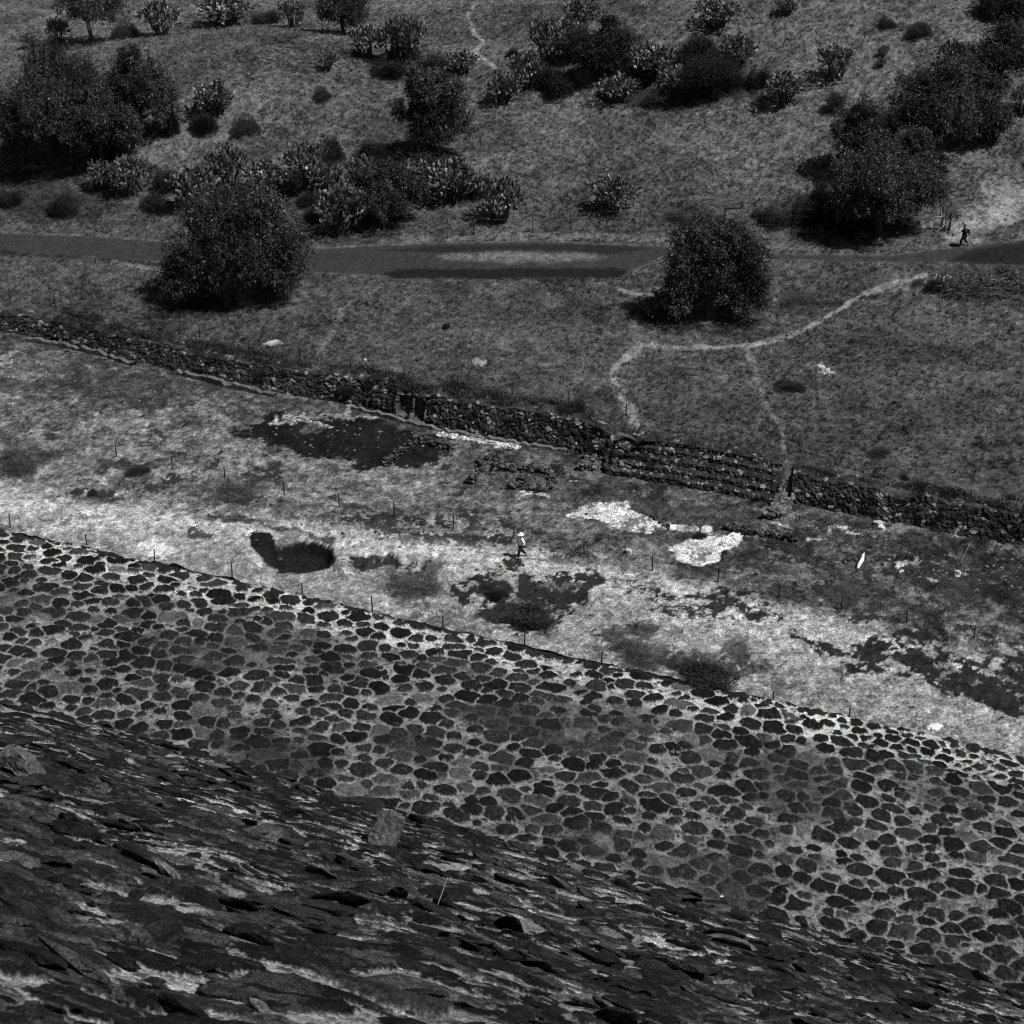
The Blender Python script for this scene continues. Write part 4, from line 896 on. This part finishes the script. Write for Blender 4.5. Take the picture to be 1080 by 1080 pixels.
# dry agave with arching striped leaves
P = hit(993, 300)
ag = empty('dry_agave', P, 'dry agave with arching pale leaves on the bank below the road', 'plant')
V = []; Fc = []; T = []; rr = random.Random(9)
for k in range(26):
    a = rr.uniform(-2.6, .4); L_ = rr.uniform(.9, 1.7); n = 8; bx, by = rr.uniform(-.3, .9), rr.uniform(-.1, .9); hh_ = rr.uniform(.3, .75); sd_ = Vector((-math.sin(a), math.cos(a), 0))
    for q in range(n + 1):
        t = q / n; c = Vector((bx + math.cos(a) * L_ * t * .7, by + math.sin(a) * L_ * t * .7, .1 + hh_ * math.sin(t * 2.9))); w_ = .06 * (1 - t) + .012
        V += [tuple(c - sd_ * w_), tuple(c + sd_ * w_)]; T += [(.40, .10, .05)[k % 3]] * 2
    b = len(V) - 2 * (n + 1); Fc += [(b + 2 * q, b + 2 * q + 1, b + 2 * q + 3, b + 2 * q + 2) for q in range(n)]
link('leaves', np_mesh('leaves', np.array(V), np.array(Fc), {'tone': np.array(T)}, True), M_rubble, ag)

# ------------------------------------------------------------------ wire fences
def fence(posts, label, hpx=None, hm=1.0, r=.045, m=M_post, wires=(.35, .7), mw=M_wire, lean=.05, light=()):
    pts = [hit(*p) for p in posts]; root = empty('wire_fence', pts[0], label, 'fence', None); rr = random.Random(len(posts)); tops = []
    for i, p in enumerate(pts):
        q = p - pts[0]; h_ = hm * rr.uniform(.85, 1.12); t = q + Vector((rr.uniform(-lean, lean), rr.uniform(-lean, lean), h_)); tops.append((q, t))
        link('post', tubes_mesh('post', [(q - Vector((0, 0, .2)), t, r, r * .85)], 6), M_postlight if i in light else m, root)
    segs = []
    for (a0, a1), (b0, b1) in zip(tops[:-1], tops[1:]):
        for w_ in wires:
            pa = a0.lerp(a1, w_); pb = b0.lerp(b1, w_); mid = (pa + pb) / 2 - Vector((0, 0, .05)); segs += [(pa, mid, .006, .006), (mid, pb, .006, .006)]
    link('wire', tubes_mesh('wire', segs, 3), mw, root)
    return root
fence([(-30, 305), (11, 318), (58, 324), (108, 335), (159, 343), (211, 356), (263, 373), (317, 383), (370, 390), (426, 401), (483, 411), (540, 418), (600, 425), (660, 438)], 'wire fence of short dark posts on the grass above the long rubble wall', hm=.95)
fence([(123, 482), (182, 495), (237, 504), (300, 521), (358, 535), (416, 545), (478, 557), (542, 569), (616, 584), (688, 602), (757, 614), (821, 630), (887, 643), (956, 657), (1027, 673), (1095, 690)], 'wire fence of dark posts crossing the dusty ground behind the walker in white', hm=.95)
fence([(11, 556), (92, 575), (163, 592), (245, 609), (319, 627), (393, 645), (467, 662), (553, 681), (634, 700), (727, 721), (815, 742), (895, 760)], 'wire fence of short dark posts along the foot of the pyramid', hm=.9, wires=(.5,))
fence([(338, 230), (405, 242), (500, 244), (562, 246), (602, 243), (640, 242), (675, 243), (719, 241), (763, 240), (807, 243), (838, 242), (881, 245), (915, 248), (1001, 245)], 'taller thin post fence along the far side of the road', hm=1.75, r=.035, m=M_post, wires=(.3, .6, .9), light=(1, 11))
P = hit(763, 240); 
sg = empty('small_sign', P + Vector((0.05, -.15, 0)), 'small sign board on a post by the road, above the path fork tree', 'sign')
link('sign_post', tubes_mesh('sign_post', [((0, 0, -.2), (0, 0, 1.9), .035, .03)]), M_post, sg)
import bmesh
def box(name, sx, sy, sz, m, parent=None, bev=.02, loc=(0, 0, 0)):
    bm = bmesh.new(); bmesh.ops.create_cube(bm, size=1)
    for v in bm.verts: v.co = Vector((v.co.x * sx + loc[0], v.co.y * sy + loc[1], v.co.z * sz + loc[2]))
    if bev: bmesh.ops.bevel(bm, geom=bm.edges[:], offset=bev, segments=2, affect='EDGES')
    me = bpy.data.meshes.new(name); bm.to_mesh(me); bm.free(); return link(name, me, m, parent)
box('sign_board', .85, .03, .14, M_post, sg, .008, (.45, -.04, 1.65))
# loose pale things
for px, py, s, m, name, lab, cat, sd in [(287, 362, (.9, .5, .22), M_pale, 'pale_slab', 'flat pale stone slab lying in the grass above the left wall', 'stone', 3), (663, 584, (.5, .4, .42), M_pale, 'white_block', 'small white block beside the fence below the lime patch', 'block', 4),
                                  (866, 388, (.5, .4, .3), M_pale, 'pale_stone', 'larger of two pale stones in the right field', 'stone', 5), (873, 391, (.42, .3, .2), M_pale, 'pale_stone', 'smaller of two pale stones in the right field', 'stone', 6),
                                  (1010, 605, (.4, .3, .3), M_pale, 'pale_stone', 'pale stone on the dark soil at the right', 'stone', 7), (925, 553, (.4, .35, .3), M_pale, 'pale_stone', 'pale stone under the right rubble wall', 'stone', 8), (385, 420 - 40, (.22, .2, .16), M_pale, 'pale_stone', 'small pale stone in the left field', 'stone', 9),
                                  (164, 366, (.25, .25, .2), M_pale, 'pale_stone', 'small pale stone on the rubble wall at left', 'stone', 10)]:
    P = hit(px, py); o = rock(name, s, sd, m); o.location = P + Vector((0, 0, s[2] * .25)); o.rotation_euler = (0, 0, sd * 1.3); tag(o, lab, cat)
def cloth_strip(name, px, py, L_, wd, ht, rz, label, cat, seed, tiltz=.5):
    P = hit(px, py) if py < 760 else Vector((0, 0, 0)); n = 18; V = []; rr = np.random.default_rng(seed)
    for i in range(n + 1):
        t = i / n; w_ = wd * (math.sin(math.pi * min(1, .12 + t * .9)) ** .6)
        for j in range(7):
            q = j / 6 - .5; V.append(((t - .5) * L_, q * w_ + .03 * math.sin(t * 9), .04 + ht * math.sin(math.pi * t) * (1 - (2 * q) ** 2) + .04 * math.sin(t * 14 + q * 9) + t * tiltz))
    me = np_mesh(name, np.array(V), grid_faces(n + 1, 7), None, True); o = link(name, me, M_white)
    md = o.modifiers.new('thick', 'SOLIDIFY'); md.thickness = .02
    o.location = P; o.rotation_euler = (0, 0, rz); return tag(o, label, cat)
cloth_strip('white_sheet', 908, 596, 1.1, .22, .2, R(62), 'narrow white torn sheet stretched over grass below the right wall', 'sheet', 1, .5)
P, N = on_plane(986, 776, NE, EZ, AL)
wb = cloth_strip('white_bag', 0, 1000, .42, .22, .12, .1, 'crumpled white bag lying on the pyramid edge at the right', 'bag', 2, .0); wb.location = P + Vector((0, .1, .12))
o = rock('litter', (.5, .12, .06), 44, M_pale); o.location = hit(1028, 256) + Vector((0, 0, .02)); o.rotation_euler = (0, 0, 1.0); tag(o, 'pale stick of litter on the road beside the walker', 'litter')
P, N = on_plane(465, 958, NA, ZA, BE, NDA)
st_ = link('thin_stick', tubes_mesh('thin_stick', [(Vector((-.03, 0, .03)), Vector((.05, .28, .10)), .0026, .002)], 5), M_deadpale); st_.location = P; tag(st_, 'thin pale straw stuck between the near stones', 'stick')
P, N = on_plane(760, 950, NA, ZA, BE, NDA)
o = rock('paper_scrap', (.05, .025, .015), 45, M_white); o.location = P + N * .06; tag(o, 'tiny white scrap of paper on the near stone slope', 'litter')

# ------------------------------------------------------------------ people
def skin_obj(name, verts, edges, rad, m, parent, sub=2):
    me = bpy.data.meshes.new(name); me.from_pydata([Vector(v) for v in verts], edges, []); me.update()
    o = link(name, me, m, parent)
    md = o.modifiers.new('Skin', 'SKIN'); md.use_smooth_shade = True
    for i, v in enumerate(me.skin_vertices[0].data):
        r = rad[i]; v.radius = r if isinstance(r, tuple) else (r, r); v.use_root = (i == 0)
    s = o.modifiers.new('Subdivision', 'SUBSURF'); s.levels = sub; s.render_levels = sub
    return o
def person(loc, rz, label, white, hat, pack, mirror=1):
    """faces +X in its own frame, mid-stride"""
    root = empty('person', loc, label, 'person', None, rz)
    hip = .92
    J = {'pel': (0, 0, hip), 'wa': (.01, 0, 1.08), 'ch': (.02, 0, 1.30), 'nk': (.03, 0, 1.47), 'hd0': (.045, 0, 1.56), 'hd1': (.05, 0, 1.64), 'hd2': (.04, 0, 1.71),
         'hl': (.0, .09, .88), 'hr': (.0, -.09, .88), 'kl': (.20, .10, .50), 'kr': (-.06, -.10, .48), 'al': (.24, .10, .09), 'ar': (-.33, -.10, .16), 'tl': (.40, .11, .045), 'tr': (-.20, -.11, .04),
         'sl': (.02, .17, 1.41), 'sr': (.02, -.17, 1.41), 'el': (-.12, .23, 1.16), 'er': (.12, -.23, 1.15), 'wl': (-.02, .24, .93), 'wr': (.32, -.22, 1.02), 'nose': (.145, 0, 1.62)}
    K = list(J); ix = {k: i for i, k in enumerate(K)}
    E = [('pel', 'wa'), ('wa', 'ch'), ('ch', 'nk'), ('nk', 'hd0'), ('hd0', 'hd1'), ('hd1', 'hd2'), ('pel', 'hl'), ('pel', 'hr'), ('hl', 'kl'), ('hr', 'kr'), ('kl', 'al'), ('kr', 'ar'), ('al', 'tl'), ('ar', 'tr'),
         ('ch', 'sl'), ('ch', 'sr'), ('sl', 'el'), ('sr', 'er'), ('el', 'wl'), ('er', 'wr'), ('hd1', 'nose')]
    RD = {'pel': (.13, .11), 'wa': (.12, .10), 'ch': (.15, .11), 'nk': .055, 'hd0': .075, 'hd1': .095, 'hd2': .075, 'hl': .085, 'hr': .085, 'kl': .055, 'kr': .055, 'al': .038, 'ar': .038, 'tl': .035, 'tr': .035,
          'sl': .06, 'sr': .06, 'el': .04, 'er': .04, 'wl': .026, 'wr': .026, 'nose': .018}
    body = skin_obj('body', [J[k] for k in K], [(ix[a], ix[b]) for a, b in E], [RD[k] for k in K], M_skin, root)
    for side in ('l', 'r'):                                     # hands: palm, four fingers and a thumb
        wv = Vector(J['w' + side]); ev = Vector(J['e' + side]); d = (wv - ev).normalized(); s = Vector((0, 1, 0)).cross(d).normalized()
        V = [wv, wv + d * .05, wv + d * .09]; Ed = [(0, 1), (1, 2)]; Rr = [.022, .026, .022]
        for q in range(4):
            b = wv + d * .085 + s * (.03 - .02 * q); L_ = (.06, .075, .07, .055)[q]; c = len(V); V += [b, b + d * L_ * .55, b + d * L_ + s * -.01]; Ed += [(2, c), (c, c + 1), (c + 1, c + 2)]; Rr += [.009, .009, .008]
        c = len(V); V += [wv + d * .04 + s * .035, wv + d * .075 + s * .055]; Ed += [(1, c), (c, c + 1)]; Rr += [.011, .009]
        skin_obj('hand', V, Ed, Rr, M_skin, root, 1)
    top_m = M_white if white else M_darkcloth
    skin_obj('shirt', [(.005, 0, .86), J['wa'], J['ch'], (.03, 0, 1.44), J['sl'], J['el'], J['sr'], J['er'], (-.03, .24, 1.0), (.26, -.225, 1.06)], [(0, 1), (1, 2), (2, 3), (2, 4), (4, 5), (2, 6), (6, 7), (5, 8), (7, 9)],
             [(.22, .19), (.21, .18), (.23, .185), .09, .11, .085, .11, .085, .07, .07], top_m, root)
    skin_obj('trousers', [(0, 0, .93), J['hl'], J['kl'], (.235, .10, .14), J['hr'], J['kr'], (-.30, -.10, .22)], [(0, 1), (1, 2), (2, 3), (0, 4), (4, 5), (5, 6)], [(.18, .16), .125, .10, .085, .125, .10, .085], M_darkcloth, root)
    for a, b in (('al', 'tl'), ('ar', 'tr')):
        p = Vector(J[a]); q = Vector(J[b]); skin_obj('shoe', [p - Vector((.05, 0, .03)), p.lerp(q, .5) + Vector((0, 0, -.01)), q], [(0, 1), (1, 2)], [.048, .05, .042], M_darkcloth, root, 1)
    for s in (1, -1):
        me = bpy.data.meshes.new('eye'); bm = bmesh.new(); bmesh.ops.create_icosphere(bm, subdivisions=1, radius=.012); bm.to_mesh(me); bm.free(); o = link('eye', me, M_hair, root); o.location = (.135, .035 * s, 1.645)
    if hat:
        n = 20; V = []; prof = [(.0, 1.82), (.06, 1.815), (.095, 1.79), (.105, 1.72), (.11, 1.715), (.21, 1.69), (.215, 1.685), (.11, 1.70), (.10, 1.69)]
        for r_, z in prof:
            for k in range(n): V.append((.045 + r_ * math.cos(k / n * 6.2832), r_ * math.sin(k / n * 6.2832), z))
        Fq = [(a * n + k, a * n + (k + 1) % n, (a + 1) * n + (k + 1) % n, (a + 1) * n + k) for a in range(len(prof) - 1) for k in range(n)]
        link('hat', np_mesh('hat', np.array(V), np.array(Fq), None, True), M_white, root)
    else:
        skin_obj('hair', [(.01, 0, 1.60), (.02, 0, 1.70), (.05, 0, 1.745)], [(0, 1), (1, 2)], [.085, .10, .085], M_hair, root)
    if pack:
        skin_obj('backpack', [(-.20, 0, 1.06), (-.22, 0, 1.22), (-.19, 0, 1.42)], [(0, 1), (1, 2)], [(.19, .22), (.21, .23), (.16, .19)], M_darkcloth, root)
    return root
P = hit(550, 588.5); person(P, R(195), 'person in white long shirt and white hat walking on the dusty ground', True, True, False).scale = (.98,) * 3
P = hit(1016, 259.5); person(P, R(168), 'person in dark clothes with a large backpack walking on the road', False, False, True)

# ------------------------------------------------------------------ scattered rubble and grass
pts = []
for cx, cy, rx, ry, n in [(1000, 600, 110, 28, 500), (880, 570, 80, 18, 200), (350, 465, 100, 22, 220), (560, 508, 60, 16, 150), (120, 395, 140, 16, 150), (450, 545, 300, 40, 200), (770, 645, 60, 16, 120), (500, 395, 30, 14, 50)]:
    for k in range(n):
        a = random.uniform(0, 6.28); q = math.sqrt(random.random()); P_ = (cx + rx * q * math.cos(a), cy + ry * q * math.sin(a)); x, y = gp(*P_) if cy > 440 else gp(P_[0], P_[1], 1.5)
        pts.append((x, y, float(height(x, y))))
me = rubble_pile(pts, 1300, .03, .13, 801, 0.0, tone_=(.03, .20))
tag(link('loose_rubble', me, M_rubble), 'scattered loose stones over the dusty ground below the walls', 'rubble', None, 'stuff')

rr = np.random.default_rng(91); nc = 5200; cy_ = rr.uniform(100, 228, nc); cx_ = rr.uniform(-1, 1, nc) * (cy_ * .26 + 6)
px_, py_ = project(cx_, cy_, height(cx_, cy_)); d_ = cy_ - np.interp(cx_, WX, WY)
ok = ((d_ > 3) & (poly_sd(px_, py_, [(-400, 240), (0, 244), (190, 255), (560, 253), (1080, 250), (1500, 240), (1500, 284), (700, 284), (540, 296), (190, 279), (-400, 256)]) > 2)) | ((d_ < -1) & (px_ > 640) & (py_ < 650) & (py_ - 0.26 * px_ < 400))
ok &= (fbm(cx_ / 5, cy_ / 5, 3, 171) + .35 * rr.normal(size=nc) * .4 > -.02); cx_ = cx_[ok]; cy_ = cy_[ok]; nc = len(cx_)
q = np.repeat(np.arange(nc), 26); n = len(q); sz_ = rr.uniform(.10, .42, nc) ** 1.2; hh_ = rr.uniform(.08, .42, nc); tt_ = rr.choice([.018, .03, .05, .11], nc, p=[.35, .3, .2, .15])
x = cx_[q] + rr.normal(size=n) * sz_[q] * .6; y = cy_[q] + rr.normal(size=n) * sz_[q] * .6; z = height(x, y) + rr.random(n) * hh_[q]
V, Fc, T = leaves(np.stack([x, y, z], 1), np.stack([rr.normal(size=n) * .6, rr.normal(size=n) * .6, np.ones(n)], 1), .05 + .08 * rr.random(n), .22, tt_[q] * (.5 + rr.random(n)), rr)
tag(link('scattered_weeds', np_mesh('scattered_weeds', V, Fc, {'tone': T}, False), M_leaf), 'small dark weeds scattered through the dry grass', 'weeds', None, 'stuff')

tcol = bpy.data.collections.new('grass_tufts')
for k in range(5):
    rr = np.random.default_rng(300 + k); n = 26; V = []; Fc = []
    for q in range(n):
        a = rr.random() * 6.283; b = rr.random() * .5; x, y = math.cos(a) * b * .5, math.sin(a) * b * .5; h_ = .6 + .5 * rr.random(); lean = .25 + .6 * rr.random(); d = rr.random() * 6.283; w_ = .022 + .02 * rr.random()
        ex, ey = x + math.cos(a) * lean * h_ * .6, y + math.sin(a) * lean * h_ * .6; c = len(V)
        V += [(x - w_ * math.cos(d), y - w_ * math.sin(d), -.05), (x + w_ * math.cos(d), y + w_ * math.sin(d), -.05), (ex, ey, h_ * (1 - .3 * lean))]; Fc.append((c, c + 1, c + 2))
    me = np_mesh('tuft', np.array(V), np.array(Fc)); me.materials.append(M_grass); o = bpy.data.objects.new('grass_tuft', me); tcol.objects.link(o)
def scatter(name, label, x, y, tn, smin, smax, seed, zs=1.0):
    rr = np.random.default_rng(seed); z = height(x, y)
    me = np_mesh(name, np.stack([x, y, z], 1), np.array([[0, 1, 2]]), {'tone': tn, 'size': smin + (smax - smin) * rr.random(len(x)) ** 2, 'spin': rr.random(len(x)) * 6.283})
    o = bpy.data.objects.new(name, me); C.objects.link(o)
    ng = bpy.data.node_groups.new(name, 'GeometryNodeTree'); ng.interface.new_socket('Geometry', in_out='INPUT', socket_type='NodeSocketGeometry'); ng.interface.new_socket('Geometry', in_out='OUTPUT', socket_type='NodeSocketGeometry')
    N = ng.nodes; L = ng.links; gi = N.new('NodeGroupInput'); go = N.new('NodeGroupOutput')
    ci = N.new('GeometryNodeCollectionInfo'); ci.inputs['Collection'].default_value = tcol; ci.inputs['Separate Children'].default_value = True; ci.inputs['Reset Children'].default_value = True
    ip = N.new('GeometryNodeInstanceOnPoints'); ip.inputs['Pick Instance'].default_value = True
    a1 = N.new('GeometryNodeInputNamedAttribute'); a1.data_type = 'FLOAT'; a1.inputs['Name'].default_value = 'size'
    a2 = N.new('GeometryNodeInputNamedAttribute'); a2.data_type = 'FLOAT'; a2.inputs['Name'].default_value = 'spin'
    cx = N.new('ShaderNodeCombineXYZ'); L.new(a2.outputs[0], cx.inputs[2]); rv = N.new('FunctionNodeEulerToRotation'); L.new(cx.outputs[0], rv.inputs[0])
    sc_ = N.new('ShaderNodeVectorMath'); sc_.operation = 'SCALE'; sc_.inputs[0].default_value = (1, 1, zs); L.new(a1.outputs[0], sc_.inputs['Scale'])
    L.new(gi.outputs[0], ip.inputs['Points']); L.new(ci.outputs[0], ip.inputs['Instance']); L.new(rv.outputs[0], ip.inputs['Rotation']); L.new(sc_.outputs[0], ip.inputs['Scale']); L.new(ip.outputs[0], go.inputs[0])
    md = o.modifiers.new('scatter', 'NODES'); md.node_group = ng
    return tag(o, label, 'grass', None, 'stuff')
rr = np.random.default_rng(55)
def region(n, y0, y1, dens, seed):
    rr = np.random.default_rng(seed); y = y0 + (y1 - y0) * rr.random(n); x = (rr.random(n) * 2 - 1) * (y * .27 + 8)
    z = height(x, y); tn = ground_tone(x, y, z); px, py = project(x, y, z); keep = dens(x, y, z, tn, px, py) > rr.random(n)
    return x[keep], y[keep], tn[keep]
ROAD = [(-400, 240), (0, 246), (120, 251), (190, 257), (330, 263), (420, 258), (560, 255), (700, 260), (800, 268), (940, 270), (1000, 262), (1080, 254), (1500, 240), (1500, 282), (1080, 280), (1000, 276), (900, 276), (820, 273), (700, 270), (655, 290), (540, 292), (430, 291), (330, 287), (190, 277), (120, 272), (0, 264), (-400, 254)]
def dU(x, y, z, tn, px, py):
    d = y - np.interp(x, WX, WY); r = poly_sd(px, py, ROAD)
    return np.where((d > 2.9) & (r > 1.5), np.where(tn > .13, .12, .35 + .9 * (fbm(x / 2.5, y / 2.5, 3, 88) > -.1)), 0)
x, y, tn = region(210000, 120, 236, dU, 1)
scatter('dry_grass', 'dry grass covering the upper meadow and mounds', x, y, tn * (1.1 + 2.6 * rr.random(len(x)) ** 2), .14, .36, 2)
def dL(x, y, z, tn, px, py):
    d = y - np.interp(x, WX, WY)
    return np.where((d < -.6) & (tn < .5), np.where(tn < .03, .10, .25 + .5 * (tn < .09) + .65 * (fbm(x / 1.2, y / 1.2, 3, 89) > .0)), 0)
x, y, tn = region(120000, 92, 165, dL, 3)
scatter('short_grass', 'short dry grass on the dusty strip at the pyramid foot', x, y, np.minimum(tn * (.9 + 1.3 * rr.random(len(x)) ** 2), .6), .06, .20, 4)
